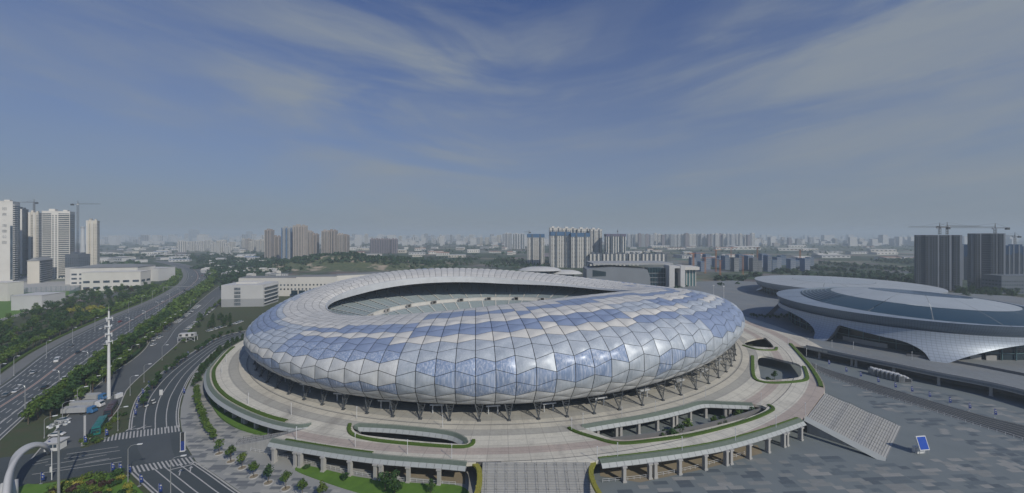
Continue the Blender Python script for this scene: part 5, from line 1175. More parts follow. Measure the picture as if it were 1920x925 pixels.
row(offset(HWR, -15.0)[6:60], 6.0, 'broad', 'leaf', 1.15, 'street tree nearest the car park hedge in the dense green strip', 'trees nearest the car park hedge', 'roadside_tree', 1.6, 0.15, far=330)
row(offset(HWR, -4.6)[4:88], 5.2, 'broad', 'leaf', 1.3, 'street tree in the dense row between highway and car park', 'trees between highway and car park', 'street_tree', 1.0, far=330)
row(offset(HWR, -9.6)[4:96], 5.6, 'broad', 'leaf_dark', 1.3, 'darker street tree on the car park side of the dense row', 'darker trees between highway and car park', 'roadside_tree', 1.2, far=330)
row(offset(BVL, 3.6)[14:74], 5.2, 'broad', 'leaf_dark', 0.72, 'small tree on the strip between car park and boulevard', 'small trees beside the boulevard', 'street_tree', 0.7, 0.1)
row(offset(LOTR, -3.0)[20:56], 6.0, 'broad', 'leaf', 0.6, 'small tree on the car park edge of the boulevard strip', 'small trees at the car park edge', 'street_tree', 0.8, 0.25)
row(spline(gl([(470, 636), (440, 646), (412, 664), (388, 690), (372, 715), (362, 726)]), 40), 3.4, 'pine', 'leaf_dark', 0.9, 'dark pine in the curved row between boulevard and podium', 'pines beside the boulevard', 'pine_tree', 0.8)
row(spline(gl([(368, 733), (370, 755), (376, 780), (388, 808), (402, 830)]), 30), 2.5, 'broad', 'leaf', 0.58, 'small leafy tree in the close row on the west plaza', 'close tree row on the west plaza', 'plaza_tree', 0.4)
for k, (px, py) in enumerate(((411, 851), (433, 866), (454, 878), (476, 894), (503, 906), (536, 917), (567, 931), (604, 938))):
    x, y = ground_at(px, py); plant('young', ('leaf', 'leaf', 'leaf_light', 'leaf', 'leaf_dark')[k % 5], x, y, 1.25, ('first', 'second', 'third', 'fourth', 'fifth', 'sixth', 'seventh', 'last')[k]+' young plaza tree in a paved grate, counted from the close tree row', 'young trees in grates', name='young_tree')
    r = thing('tree_grate', 'ring-shaped kerb around the '+('first', 'second', 'third', 'fourth', 'fifth', 'sixth', 'seventh', 'last')[k]+' young plaza tree', 'tree grate', (x, y, 0), 0, 'tree grates'); m = MB(); n = 20
    P0 = [(1.15*cos(2*pi*q/n), 1.15*sin(2*pi*q/n)) for q in range(n+1)]; P1 = [(1.45*cos(2*pi*q/n), 1.45*sin(2*pi*q/n)) for q in range(n+1)]; m.ribbon(P0, P1, 0.22); m.ribbon(P1, P1, 0.22, 0.0); m.ribbon(P0, P0, 0.22, 0.0); m.build('ring', M['kerb'], r)
    m = MB(); m.add([(1.14*cos(2*pi*q/n), 1.14*sin(2*pi*q/n), 0.05) for q in range(n)], [tuple(range(n))]); m.build('soil', M['soil'], r)
for k, (px, py, kd, lm, s, lab) in enumerate(((722, 922, 'broad', 'leaf_dark', 1.0, 'dark tree on the lawn, left of the taller one'), (740, 930, 'tall', 'leaf_dark', 0.95, 'tallest dark tree on the lawn by the west parapet'), (808, 925, 'pine', 'leaf_dark', 0.8, 'small conifer on the lawn near the front stair'), (574, 881, 'shrub', 'leaf_dark', 1.3, 'round clipped shrub at the left tip of the lawn'), (647, 900, 'shrub', 'leaf_dark', 1.5, 'round clipped shrub in the middle of the lawn'), (373, 716, 'shrub', 'leaf_dark', 1.6, 'round clipped shrub beside the pine row'))):
    x, y = ground_at(px, py); plant(kd, lm, x, y, s, lab, None, 0.1, name='lawn_tree' if s < 1.2 and kd != 'shrub' else 'shrub', cat='tree' if kd != 'shrub' else 'shrub')
# dark wood left of the highway
GP = gl([(-40, 705), (0, 688), (90, 640), (200, 590), (290, 553), (305, 540), (275, 532), (190, 545), (140, 556), (90, 574), (40, 596), (-40, 618)]); xs = [p[0] for p in GP]; ys = [p[1] for p in GP]; k = 0
YC = ground_at(162, 590)
while k < 260:
    x, y = rv.uniform(min(xs), max(xs)), rv.uniform(min(ys), max(ys))
    if not inside((x, y), GP): continue
    k += 1; yel = hypot((x-YC[0])/20, (y-YC[1])/11) < 1
    if yel: plant('broad', 'leaf_yellow', x, y, rv.uniform(0.9, 1.2), 'yellow-green flowering tree in the clump inside the dark wood', 'yellow trees in the dark wood', name='flowering_tree')
    else: plant(rv.choice(('broad', 'tall')), rv.choice(('leaf_dark', 'leaf_dark', 'leaf', 'leaf_red') if k % 9 == 0 else ('leaf_dark', 'leaf_dark', 'leaf')), x, y, rv.uniform(0.8, 1.25), 'dark tree in the wood between sports court and highway', 'dark wood left of the highway', name='wood_tree')
for q in range(9): plant('broad', 'leaf_yellow', YC[0]+rv.uniform(-17, 17), YC[1]+rv.uniform(-8, 8), 1.15, 'yellow-green flowering tree in the clump inside the dark wood', 'yellow trees in the dark wood', name='flowering_tree')
# garden beds bottom left
GB = gl([(60, 955), (85, 922), (150, 900), (222, 891), (236, 905), (255, 935), (150, 962)]); xs = [p[0] for p in GB]; ys = [p[1] for p in GB]; k = 0
while k < 62:
    x, y = rv.uniform(min(xs), max(xs)), rv.uniform(min(ys), max(ys))
    if not inside((x, y), GB): continue
    k += 1; lm = rv.choice(('leaf_light', 'leaf', 'leaf', 'leaf_dark', 'leaf_yellow', 'leaf_red')); plant('shrub', lm, x, y, rv.uniform(0.9, 1.9), {'leaf_light': 'light green', 'leaf': 'mid green', 'leaf_dark': 'dark green', 'leaf_yellow': 'golden', 'leaf_red': 'reddish'}[lm]+' shrub in the garden bed by the junction', 'shrubs in the junction garden bed', 0.15, name='shrub', cat='shrub')
# shrubs down in the large light well, island shrubs
for k in range(46):
    t = rv.random(); px, py = 1240+t*170+rv.uniform(-12, 12), 836-t*44+rv.uniform(-6, 6); x, y = ground_at(px, py); plant('shrub' if k % 3 else 'young', 'leaf_dark' if k % 2 else 'leaf', x, y, rv.uniform(0.9, 1.6), 'leafy shrub growing down in the large light well', 'shrubs in the large light well', name='shrub', cat='shrub')
for k in range(12): x, y = ground_at(1450+rv.uniform(-15, 35), 727+rv.uniform(-16, 10)); plant('shrub' if k % 3 else 'young', 'leaf_dark', x, y, rv.uniform(0.9, 1.5), 'dark shrub in the light well nearest the arena', 'shrubs in the east light well', name='shrub', cat='shrub')
for k in range(22):
    t = k/21; x, y = lerp2(ground_at(163, 836), ground_at(226, 778), t); plant('shrub', rv.choice(('leaf', 'leaf_dark', 'leaf_light')), x+rv.uniform(-1.5, 2.5), y+rv.uniform(-2, 2), rv.uniform(0.9, 1.5), 'shrub on the pointed traffic island by the crosswalk', 'shrubs on the traffic island', 0.1, name='shrub', cat='shrub')
for k in range(16): x, y = ground_at(392+rv.uniform(-22, 40), 606+rv.uniform(-12, 10)); plant('pine', 'leaf_dark', x, y, rv.uniform(0.9, 1.3), 'dark conifer on the lawn below the grey office block', 'conifers below the office block', name='pine_tree')
for k in range(14): x, y = ground_at(1408+k*5.2, 598+rv.uniform(-2.5, 2.5), DZ); plant('broad', 'leaf_dark', x, y, 0.6, 'dark tree in the short row between stadium and arena', 'trees between stadium and arena', DZ, name='plaza_tree')
for k in range(60): x, y = ground_at(rv.uniform(1820, 1960), rv.uniform(553, 578)); plant('tall', 'leaf_dark', x+30, y+40, rv.uniform(0.9, 1.3), 'dark tree in the belt behind the arena at the right edge', 'tree belt behind the arena', name='wood_tree')
# ---- hedges: leafy strips on edges of the podium and light wells
def hedge(P, w, h, label, leafm='leaf_light', z=DZ, dens=7.0, group=None):
    rnd = random.Random(int(plen(P)*10)); m = MB(); A, B = offset(P, w/2), offset(P, -w/2); A2, B2 = offset(P, w*0.42), offset(P, -w*0.42)
    m.ribbon(A2, B2, z+h); m.ribbon(A, A2, z, z+h); m.ribbon(B2, B, z+h, z)
    for k in range(int(plen(P)*w*dens)):
        i = rnd.randrange(len(P)-1); p = lerp2(P[i], P[i+1], rnd.random()); q = lerp2(p, lerp2(A[i], B[i], 0.5), 0); dx, dy = A[i][0]-P[i][0], A[i][1]-P[i][1]; u = rnd.uniform(-1, 1); v = Vector((p[0]+dx*u, p[1]+dy*u, z+h*rnd.uniform(0.5, 1.12))); s = rnd.uniform(0.10, 0.24)
        e = Vector((rnd.uniform(-1, 1), rnd.uniform(-1, 1), rnd.uniform(-0.5, 0.5))).normalized()*s; f = Vector((-e.y, e.x, rnd.uniform(-0.1, 0.1))); m.add([v-e, v-f, v+e, v+f], [(0, 1, 2, 3)])
    return tag(m.build('hedge', M[leafm], None), label, 'hedge', group)
M['leaf_hedge'] = leafmat('leaf_hedge', (0.13, 0.20, 0.035), (0.065, 0.125, 0.022))
def cl_(px, n=40, z=DZ, closed=False): return spline(gl(px, z), n, closed)
hedge(cl_([(656, 796), (654, 806), (660, 815), (680, 822), (725, 829), (806, 836), (865, 839), (885, 834), (888, 826)]), 1.3, 0.5, 'clipped hedge round the near rim of the slim pill-shaped light well', 'leaf_hedge')
hedge(cl_([(1066, 803), (1078, 810), (1113, 821), (1160, 832), (1232, 826), (1310, 814), (1400, 790), (1440, 774), (1450, 766), (1440, 760)], 60), 1.3, 0.5, 'clipped hedge round the near rim of the large shrub-planted light well', 'leaf_hedge')
hedge(cl_([(1411, 668), (1413, 705), (1430, 717), (1470, 718), (1510, 713), (1512, 700), (1507, 688)], 40), 1.6, 0.5, 'clipped hedge round the east light well nearest the arena', 'leaf_hedge')
hedge(cl_([(1393, 648), (1420, 656), (1452, 657), (1456, 652)], 20), 1.4, 0.5, 'clipped hedge at the smallest light well beside the stadium', 'leaf_hedge')
hedge(offset(E4, 1.4)[2:], 1.8, 0.6, 'long hedge along the east rim of the podium above the trench', 'leaf_hedge')
hedge(offset(E1, 1.6)[6:66], 1.5, 0.45, 'patchy low hedge behind the curved west parapet', 'leaf_hedge')
hedge(offset(E2, 0.9)[4:34], 0.8, 0.4, 'thin low hedge behind the parapet above the west plaza', 'leaf_hedge')
hedge(offset(E3, 0.8), 0.7, 0.35, 'thin low hedge behind the parapet above the east plaza', 'leaf_hedge')
hedge(cl_([(884, 868), (897, 880), (899, 905), (893, 930), (880, 950)], 20, 5.0), 1.6, 0.6, 'yellowish hedge at the left side of the front stair', 'leaf_yellow', 5.0)
hedge(cl_([(1114, 868), (1108, 885), (1113, 908), (1128, 935)], 20, 5.0), 1.5, 0.6, 'yellowish hedge at the right side of the front stair', 'leaf_yellow', 5.0)
for P, w, h, lab, lm in ((offset(LOTL, 2.4)[8:60], 2.2, 1.0, 'long clipped hedge along the left side of the car park road', 'leaf_dark'), (offset(HWL, 8)[10:110], 1.6, 0.8, 'long low hedge between highway pavement and trees', 'leaf')): hedge(P, w, h, lab, lm, 0.0, 3.0)
m0 = resample([(*ground_at(1516, 781, DZ), DZ), (*ground_at(1664, 858), 0.2)], 30)
# ---- wooded hill behind the crescent building and far woods
HC = [(-400, 880, 150, 62, 27), (-290, 905, 90, 50, 17), (-520, 900, 90, 45, 9)]
def hill_z(x, y):
    z = max(c[4]*math.exp(-((x-c[0])/c[2])**2-((y-c[1])/c[3])**2) for c in HC); return z+noise.noise((x*0.02, y*0.02, 0))*z*0.12-0.6
def hill_mat():
    t = NT('hill_ground'); t.b.inputs['Roughness'].default_value = 0.95; n1 = t.noise(0.03, 7, 0.6); n2 = t.noise(0.15, 6)
    v = t.mix(t.rng(n2, 0.4, 0.6), (0.05, 0.08, 0.035), (0.10, 0.11, 0.05)); t.col(t.mix(t.rng(n1, 0.54, 0.60), v, (0.34, 0.28, 0.21))); return t.m
m = MB(); nx, ny = 70, 36; vs = [(-760+620*i/nx, 740+300*j/ny, 0) for j in range(ny+1) for i in range(nx+1)]; vs = [(x, y, hill_z(x, y)) for x, y, _ in vs]
m.add(vs, [(j*(nx+1)+i, j*(nx+1)+i+1, (j+1)*(nx+1)+i+1, (j+1)*(nx+1)+i) for j in range(ny) for i in range(nx)]); tag(m.build('hill', hill_mat(), smooth=True), kind='structure')
def wood(label, region, n, hmin, hmax, leafm, hill=False, seed=1, q=12, world=False, clump=0.0):
    rnd = random.Random(seed); P = region if world else gl(region); xs = [p[0] for p in P]; ys = [p[1] for p in P]; m = MB(); k = 0; tries = 0
    while k < n and tries < n*25:
        tries += 1; x, y = rnd.uniform(min(xs), max(xs)), rnd.uniform(min(ys), max(ys))
        if not inside((x, y), P): continue
        if clump and noise.noise((x*0.012, y*0.006, seed*3.7)) < clump: continue
        z = 0.0
        if hill:
            z = hill_z(x, y)
            if noise.noise((x*0.022, y*0.03, 9.1)) > 0.28: continue
        k += 1; h = rnd.uniform(hmin, hmax); r = h*rnd.uniform(0.38, 0.55); leaves(m, rnd, q, [(x, y, z+h*0.55, r, r, h*0.45)], r*0.62)
    return tag(m.build('distant_wood', M[leafm]), label, 'woodland', kind='stuff')
wood('dense woods covering the hill behind the crescent building', [(-700, 800), (-180, 840), (-180, 980), (-700, 980)], 1500, 5, 9, 'leaf_far', True, 2, 10, True)
wood('green belt of trees on both sides of the highway bend', [(398, 540), (420, 545), (470, 530), (440, 500), (520, 488), (470, 478), (180, 480), (180, 492), (300, 484), (380, 496), (402, 515)], 700, 5, 10, 'leaf_far', False, 3, 14, clump=-0.1)
wood('scattered trees among the white houses', [(385, 522), (455, 520), (600, 505), (560, 488), (390, 488)], 420, 5, 9, 'leaf_far', False, 4, 12)
wood('flat green belt of trees behind the stadium crest', [(690, 505), (1040, 505), (1040, 484), (700, 484)], 650, 4, 8, 'leaf_far', False, 5, 10, clump=-0.2)
wood('sparse far trees on the plain across the middle', [(190, 480), (1720, 480), (1720, 458), (190, 458)], 900, 7, 13, 'leaf_far', False, 6, 7, clump=0.05)
wood('trees on the plain behind the arenas', [(1270, 552), (1420, 540), (1720, 545), (1720, 487), (1540, 495), (1400, 520), (1270, 530)], 520, 5, 10, 'leaf_far', False, 7, 14, clump=-0.05)
wood('dark trees around the feet of the left towers', [(20, 532), (60, 530), (140, 515), (260, 505), (260, 492), (20, 505)], 160, 6, 10, 'leaf_dark', False, 8, 16)
m = MB(); rr_ = random.Random(8)
for x, y, h in FAR_ROWS: leaves(m, rr_, 26, [(x, y, h*0.55, h*0.42, h*0.42, h*0.42)], h*0.16)
tag(m.build('distant_tree_rows', M['leaf']), 'far tree rows lining the highway and car park', 'woodland', kind='stuff')
b = MB(); FP = gl([(1300, 555), (1430, 545), (1400, 528), (1300, 530)]); b.add([(x, y, 0.05) for x, y in FP], [(0, 1, 2, 3)]); tag(b.build('playing_field', M['grass'], fix=True), kind='structure')
# ================================================================== LAMPS, SIGNS, VEHICLES, SMALL THINGS
def lamp_meshes(h, arm, r=0.13):
    a = MB(); a.tube([(0, 0, 0), (0, 0, h*0.5), (0, 0, h*0.9), (arm*0.25, 0, h*0.98)], [r, r*0.8, r*0.65, r*0.6], 7); a.bar((0, 0, 0), (0, 0, 0.6), r*1.7, r*1.5, 8)
    b = MB(); b.tube([(arm*0.25, 0, h*0.98), (arm*0.6, 0, h+0.05), (arm, 0, h+0.1)], [r*0.6, r*0.5, r*0.45], 6); c = MB(); c.box((arm+0.45, 0, h+0.12), (1.3, 0.42, 0.2)); c.box((arm+0.5, 0, h-0.02), (0.8, 0.3, 0.1)); return [('pole', a.mesh('pole', M['steel'])), ('arm', b.mesh('arm', M['steel'])), ('lamp_head', c.mesh('lamp_head', M['white_metal']))]
LMS = {k: lamp_meshes(*v) for k, v in {'hw': (10.5, 1.9, 0.16), 'sv': (7.5, 2.2, 0.12), 'bv': (9.0, 2.0, 0.13), 'near': (11.2, 2.6, 0.13)}.items()}
def lamp(kind, px, py, rz, label, group, z=0.0):
    x, y = ground_at(px, py, z); r = thing('street_lamp', label, 'street lamp', (x, y, z), rz, group)
    for nm, me in LMS[kind]: link(nm, me, r)
for px, py in ((26, 705), (87, 671), (136, 643), (178, 621), (241, 587), (266, 573), (286, 562), (337, 531), (0, 722)): lamp('hw', px, py, 0.0, 'tall street lamp on the left kerb of the highway', 'lamps on the left highway kerb')
for px, py in ((47, 768), (111, 736), (165, 695), (243, 621), (273, 606), (297, 587), (337, 559), (366, 545), (389, 526), (318, 571)): lamp('hw', px, py, pi, 'tall street lamp on the right kerb of the highway', 'lamps on the right highway kerb')
for px, py in ((83, 822), (117, 790), (145, 760), (170, 737), (192, 717), (212, 700), (231, 682), (247, 671), (262, 655), (276, 644), (301, 624), (312, 614), (321, 607), (332, 599), (345, 588), (357, 577)): lamp('sv', px, py, 0.6, 'slanted-arm lamp along the hedge of the car park road', 'lamps along the car park hedge')
for k, (px, py) in enumerate(((221, 809), (244, 742), (270, 717), (304, 676))): lamp('bv', px, py, 0.3, ('nearest', 'second', 'third', 'farthest')[k]+' lamp on the strip between car park and boulevard', 'lamps on the boulevard strip')
lamp('near', 240, 905, 0.2, 'tall curved lamp at the garden corner of the lower crosswalk', 'junction lamps'); lamp('near', 320, 932, 0.3, 'curved lamp beside the lower road at the bottom edge', 'junction lamps')
# light posts on the podium
pmesh = MB(); pmesh.bar((0, 0, 0), (0, 0, 3.9), 0.09, 0.075, 7); pm1 = pmesh.mesh('post', M['white_metal']); pmesh = MB(); pmesh.bar((0, 0, 3.9), (0, 0, 4.5), 0.13, 0.13, 7); pmesh.bar((0, 0, 4.5), (0, 0, 4.56), 0.2, 0.2, 7); pm2 = pmesh.mesh('lantern', M['white_metal'])
for px, py in ((424, 680), (416, 700), (466, 758), (546, 778), (669, 785), (830, 802), (556, 826), (666, 838), (847, 860), (764, 852), (1093, 798), (1166, 786), (1229, 774), (1282, 762), (1323, 746), (1072, 808), (1120, 866), (1158, 858), (1279, 846), (1379, 827), (1455, 803), (1510, 778), (1427, 758), (1478, 648), (1512, 668), (1462, 655), (1530, 700), (1600, 655), (1515, 648), (1560, 652), (1710, 675)):
    x, y = ground_at(px, py, DZ); r = thing('light_post', 'slim white light post standing on the podium paving', 'light post', (x, y, DZ), 0, 'light posts on the podium'); link('post', pm1, r); link('lantern', pm2, r)
# monopole with antennas
x, y = ground_at(204, 748); mp = thing('telecom_mast', 'very tall white telecom mast with antenna rings beside the car park road', 'mast', (x, y, 0)); m = MB(); m.tube([(0, 0, 0), (0, 0, 20), (0, 0, 40)], [0.68, 0.5, 0.28], 14); m.build('shaft', M['white'], mp)
for z in (26, 29.5, 33, 36.5):
    m = MB(); m.bar((0, 0, z), (0, 0, z+0.2), 1.1, n=12); [m.bar((1.05*cos(a), 1.05*sin(a), z), (1.05*cos(a), 1.05*sin(a), z+0.8), 0.04, n=4) for a in [2*pi*k/12 for k in range(12)]]; m.build('platform', M['white_metal'], mp)
    for k in range(3): a = k*2.1+z; m = MB(); m.box((1.2*cos(a), 1.2*sin(a), z-0.2), (0.18, 0.35, 1.7), a); m.build('antenna', M['white'], mp)
m = MB(); m.bar((0, 0, 40), (0, 0, 43), 0.12, 0.04, 6); m.build('lightning_rod', M['steel'], mp)
m = MB()
for k in range(14): a = 2*pi*k/14; m.bar((3*cos(a), 3*sin(a), 0), (3*cos(a), 3*sin(a), 1.8), 0.05, n=4); m.bar((3*cos(a), 3*sin(a), 1.7), (3*cos(a+0.45), 3*sin(a+0.45), 1.7), 0.04, n=4)
tag(m.build('guard_fence', M['steel'], mp)); m = MB(); m.box((3.0, 1.5, 0.9), (1.4, 2.4, 1.8)); m.build('equipment_cabinet', M['white_metal'], mp)
# high mast with ring of floodlights near the lower left corner, white pylon, traffic pole
x, y = ground_at(110, 938); hm = thing('floodlight_mast', 'tall steel floodlight mast rising from the garden bed at the lower left', 'mast', (x, y, 0)); m = MB(); m.tube([(0, 0, 0), (0, 0, 22)], [0.34, 0.18], 10); m.build('shaft', M['steel'], hm); m = MB(); n = 12
for k in range(n): a, b_ = 2*pi*k/n, 2*pi*(k+1)/n; m.bar((1.7*cos(a), 1.7*sin(a), 21.7), (1.7*cos(b_), 1.7*sin(b_), 21.7), 0.09, n=5)
for k in range(4): a = pi/2*k; m.bar((0, 0, 21.7), (1.7*cos(a), 1.7*sin(a), 21.7), 0.07, n=4)
m.build('ring', M['steel'], hm)
for k in range(8): a = 2*pi*k/8; m = MB(); m.box((1.8*cos(a), 1.8*sin(a), 21.4), (0.7, 0.5, 0.4), a); m.build('floodlight', M['white_metal'], hm)
x, y = ground_at(159, 832); py_ = thing('sign_pylon', 'slim white pylon at the tip of the traffic island', 'pylon', (x, y, 0)); m = MB(); m.box((0, 0, 5), (0.45, 0.35, 10)); m.build('shaft', M['wall_pale'], py_); m = MB(); m.box((0, 0, 0.3), (1.4, 1.2, 0.6)); m.build('base', M['concrete'], py_)
x, y = ground_at(97, 900); tp = thing('traffic_pole', 'thin white pole with a small sign box on the cross street', 'pole', (x, y, 0)); m = MB(); m.bar((0, 0, 0), (0, 0, 9), 0.11, 0.08, 7); m.build('pole', M['white_metal'], tp); m = MB(); m.box((-0.25, 0, 3.2), (0.35, 0.4, 1.6)); m.build('sign_box', M['white'], tp)
# banners
def banner(px, py, h, rz, label, group, z=0.0):
    x, y = ground_at(px, py, z); r = thing('banner_flag', label, 'banner', (x, y, z), rz, group); m = MB(); m.bar((0, 0, 0), (0, 0, h), 0.05, n=5); m.box((0, 0, 0.08), (0.7, 0.7, 0.16)); m.build('pole', M['steel'], r)
    f = MB(); n = 6; w = 0.95; z0, z1 = h*0.32, h; vs = []
    for j in range(n+1):
        for i in range(4): u = i/3; vs.append((0.06+u*w*(1-0.35*(j/n)**2), 0.07*sin(j*1.3+u*3), z0+(z1-z0)*j/n))
    f.add(vs, [(j*4+i, j*4+i+1, j*4+i+5, j*4+i+4) for j in range(n) for i in range(3)], 0); f.mi = [1 if (k//3) in (2,) and k % 3 == 1 or (k//3 == 4 and k % 3 != 0) else 0 for k in range(len(f.mi))]
    f.build('banner_cloth', [M['blue'], M['line']], r)
for k, (px, py) in enumerate(((1553, 687), (1585, 701), (1612, 710), (1645, 721), (1677, 731), (1708, 739), (1741, 749), (1779, 760), (1816, 771), (1864, 783))): banner(px, py, 3.6, -0.2, ('first', 'second', 'third', 'fourth', 'fifth', 'sixth', 'seventh', 'eighth', 'ninth', 'last')[k]+' blue banner flag along the service lane, counted from the podium', 'banners along the service lane')
P = offset(BVL, 1.3)
for k, i in enumerate((26, 32, 37, 42, 47, 52, 57, 61, 65, 69, 72, 75)):
    x, y = P[i]; Yp = y; banner(960+x*FOC/y, HZ+FOC*CAM_H/y, 3.2, 0.1, 'blue and white banner flag on the left kerb of the boulevard', 'banners on the boulevard kerb')
for px, py, lab in ((157, 836, 'blue banner flag in front of the white pylon on the traffic island'), (197, 822, 'blue banner flag at the near end of the traffic island shrubs'), (90, 846, 'blue banner flag beside the guard booth'), (76, 908, 'blue banner flag on the cross street near the white arch'), (208, 889, 'dark banner flag at the right end of the garden bed edge'), (222, 890, 'banner flag beside the dark one at the garden bed edge'), (261, 912, 'folded blue banner flag on the lower road verge'), (297, 930, 'blue banner flag standing in the lower road at the bottom edge'), (239, 893, 'banner flag at the crosswalk corner lamp'), (343, 741, 'blue banner sign at the pavement edge of the boulevard')): banner(px, py, 3.5, 0.2, lab, 'banners around the junction')
# totem at the pavement corner
x, y = ground_at(343, 846); r = thing('sign_totem', 'tall narrow sign totem with a bright blue lower half at the crosswalk', 'sign', (x, y, 0), 0.25); m = MB(); m.box((0, 0, 1.9), (1.1, 0.5, 3.2)); m.build('blue_panel', M['blue'], r); m = MB(); m.box((0, 0.02, 5.0), (1.1, 0.46, 2.9)); m.build('dark_panel', M['dark_steel'], r); m = MB(); m.box((0, 0, 0.15), (1.5, 0.9, 0.3)); [m.box((s*0.62, 0, 3.3), (0.12, 0.56, 6.4)) for s in (-1, 1)]; m.build('frame', M['white'], r)
x, y = ground_at(302, 742); r = thing('road_sign_board', 'pale notice board standing in the boulevard lanes', 'sign', (x, y, 0), 0.1); m = MB(); m.box((0, 0, 1.5), (1.4, 0.15, 2.4)); m.build('board', M['white'], r); m = MB(); m.box((0, 0, 0.2), (1.0, 0.8, 0.4)); m.build('base', M['steel'], r)
# blue-topped booth on the east plaza
x, y = ground_at(1726, 850); r = thing('ticket_booth', 'blue-topped white booth on the east plaza beside the stairway', 'booth', (x, y, 0), 0.12); m = MB(); m.add([(-1.9, -1.3, 1.7), (1.9, -1.3, 1.7), (1.9, 0.0, 5.9), (-1.9, 0.0, 5.9), (-1.9, -0.9, 1.6), (1.9, -0.9, 1.6), (1.9, 0.4, 5.8), (-1.9, 0.4, 5.8)], [(0, 1, 2, 3), (7, 6, 5, 4), (0, 4, 5, 1), (1, 5, 6, 2), (2, 6, 7, 3), (3, 7, 4, 0)]); m.build('frame', M['white'], r)
M['blue_panel'] = mat('booth_blue', (0.01, 0.07, 0.42), 0.4); m = MB(); m.add([(-1.65, -1.23, 1.95), (1.65, -1.23, 1.95), (1.65, -0.08, 5.65), (-1.65, -0.08, 5.65)], [(0, 1, 2, 3)]); o = m.build('blue_panel', M['blue_panel'], r); o.location = (0, -0.03, 0.02)
m = MB(); m.box((0, 0.6, 0.95), (3.0, 1.6, 1.9)); m.build('body', M['white'], r); [(lambda q: q.build('leg', M['steel'], r))((lambda q: (q.bar((sx*1.75, sy, 0), (sx*1.75, sy, 1.8 if sy < 0 else 2.6), 0.07, n=5), q)[1])(MB())) for sx in (-1, 1) for sy in (-1.0, 0.1)]
# guard booth and white arch at the lower left corner
x, y = ground_at(104, 842); r = thing('guard_booth', 'small white flat-roofed guard booth at the car park entrance', 'booth', (x, y, 0), 0.15); m = MB(); m.box((0, 0, 1.4), (4.2, 3.0, 2.8)); m.build('wall', M['white'], r); m = MB(); m.box((0, 0, 2.95), (5.2, 4.0, 0.3)); m.build('roof', M['wall_pale'], r)
for q in (-1.2, 0, 1.2): m = MB(); m.box((q, -1.52, 1.7), (0.95, 0.08, 1.1)); m.build('window', M['window'], r)
ga = thing('gate_arch', 'large smooth white curved gate arch cut by the lower left corner', 'arch'); Q = spline([(*ground_at(a_, b_, c_), c_) for a_, b_, c_ in ((8, 990, 0), (13, 928, 4.3), (20, 884, 6.8), (33, 855, 8.0), (50, 840, 8.2), (68, 834, 7.4), (83, 836, 5.6), (90, 843, 2.6), (91, 850, 0))], 40); m = MB(); vs = []; ns = 12
for k, p in enumerate(Q):
    a = Vector(Q[max(k-1, 0)]); b_ = Vector(Q[min(k+1, len(Q)-1)]); tg = (b_-a).normalized(); s1 = tg.cross(Vector((0.66, 0.75, 0.0)).cross(Vector((0, 0, 1)))).normalized(); s2 = tg.cross(s1).normalized(); t = k/(len(Q)-1); w = 2.4*(1-t)+0.8*t; h_ = 0.9*(1-t)+0.45*t
    for q in range(ns): an = 2*pi*q/ns; e = 0.75; cx_, sy_ = cos(an), sin(an); vs.append(Vector(p)+s2*(w*abs(cx_)**e*(1 if cx_ > 0 else -1))+s1*(h_*abs(sy_)**e*(1 if sy_ > 0 else -1)))
m.add(vs, [(k*ns+q, k*ns+(q+1) % ns, (k+1)*ns+(q+1) % ns, (k+1)*ns+q) for k in range(len(Q)-1) for q in range(ns)]); m.build('arch_shell', M['wall_pale'], ga, smooth=True)
m = MB(); x, y = ground_at(14, 940); m.bar((x, y, 0), (x-1.5, y+1.5, 4.6), 2.0, 1.6, 14); m.build('foot', M['wall_pale'], ga, smooth=True)
# ---- vehicles
CARP = {}
def paint(name, c): M[name] = mat(name, c, 0.3, 0.1, scale=0.3, amt=0.2); return M[name]
for nm, c in (('white', (0.62, 0.62, 0.62)), ('silver', (0.40, 0.41, 0.42)), ('black', (0.03, 0.03, 0.035)), ('grey', (0.16, 0.165, 0.17)), ('red', (0.32, 0.05, 0.04)), ('navy', (0.03, 0.06, 0.16)), ('tealbus', (0.02, 0.16, 0.15)), ('maroonbus', (0.06, 0.035, 0.04)), ('truckblue', (0.05, 0.16, 0.34))): paint('car_'+nm, c)
def loft_body(sec):
    """sec: list of (x, half width bottom, half width top, z bottom, z top)"""
    m = MB(); vs = []
    for x, wb, wt, z0, z1 in sec: vs += [(x, -wb, z0), (x, wb, z0), (x, wb*1.02, (z0+z1)/2), (x, wt, z1), (x, -wt, z1), (x, -wb*1.02, (z0+z1)/2)]
    n = 6; m.add(vs, [(k*n+q, k*n+(q+1) % n, (k+1)*n+(q+1) % n, (k+1)*n+q) for k in range(len(sec)-1) for q in range(n)]+[tuple(range(n-1, -1, -1)), tuple(range((len(sec)-1)*n, len(sec)*n))]); return m
car_body = loft_body([(-2.25, 0.70, 0.62, 0.38, 0.78), (-2.1, 0.84, 0.78, 0.26, 0.92), (-1.4, 0.88, 0.84, 0.22, 0.95), (0.9, 0.88, 0.84, 0.22, 0.92), (1.7, 0.86, 0.78, 0.24, 0.82), (2.15, 0.78, 0.66, 0.32, 0.68), (2.28, 0.66, 0.55, 0.38, 0.58)])
car_glass = loft_body([(-1.75, 0.74, 0.70, 0.90, 0.96), (-1.15, 0.78, 0.62, 0.90, 1.36), (0.2, 0.78, 0.62, 0.88, 1.42), (0.55, 0.78, 0.62, 0.88, 1.36), (1.25, 0.76, 0.72, 0.86, 0.93)]); car_roof = loft_body([(-1.05, 0.60, 0.54, 1.35, 1.41), (-0.4, 0.63, 0.56, 1.39, 1.47), (0.2, 0.63, 0.56, 1.40, 1.47), (0.5, 0.60, 0.54, 1.36, 1.42)])
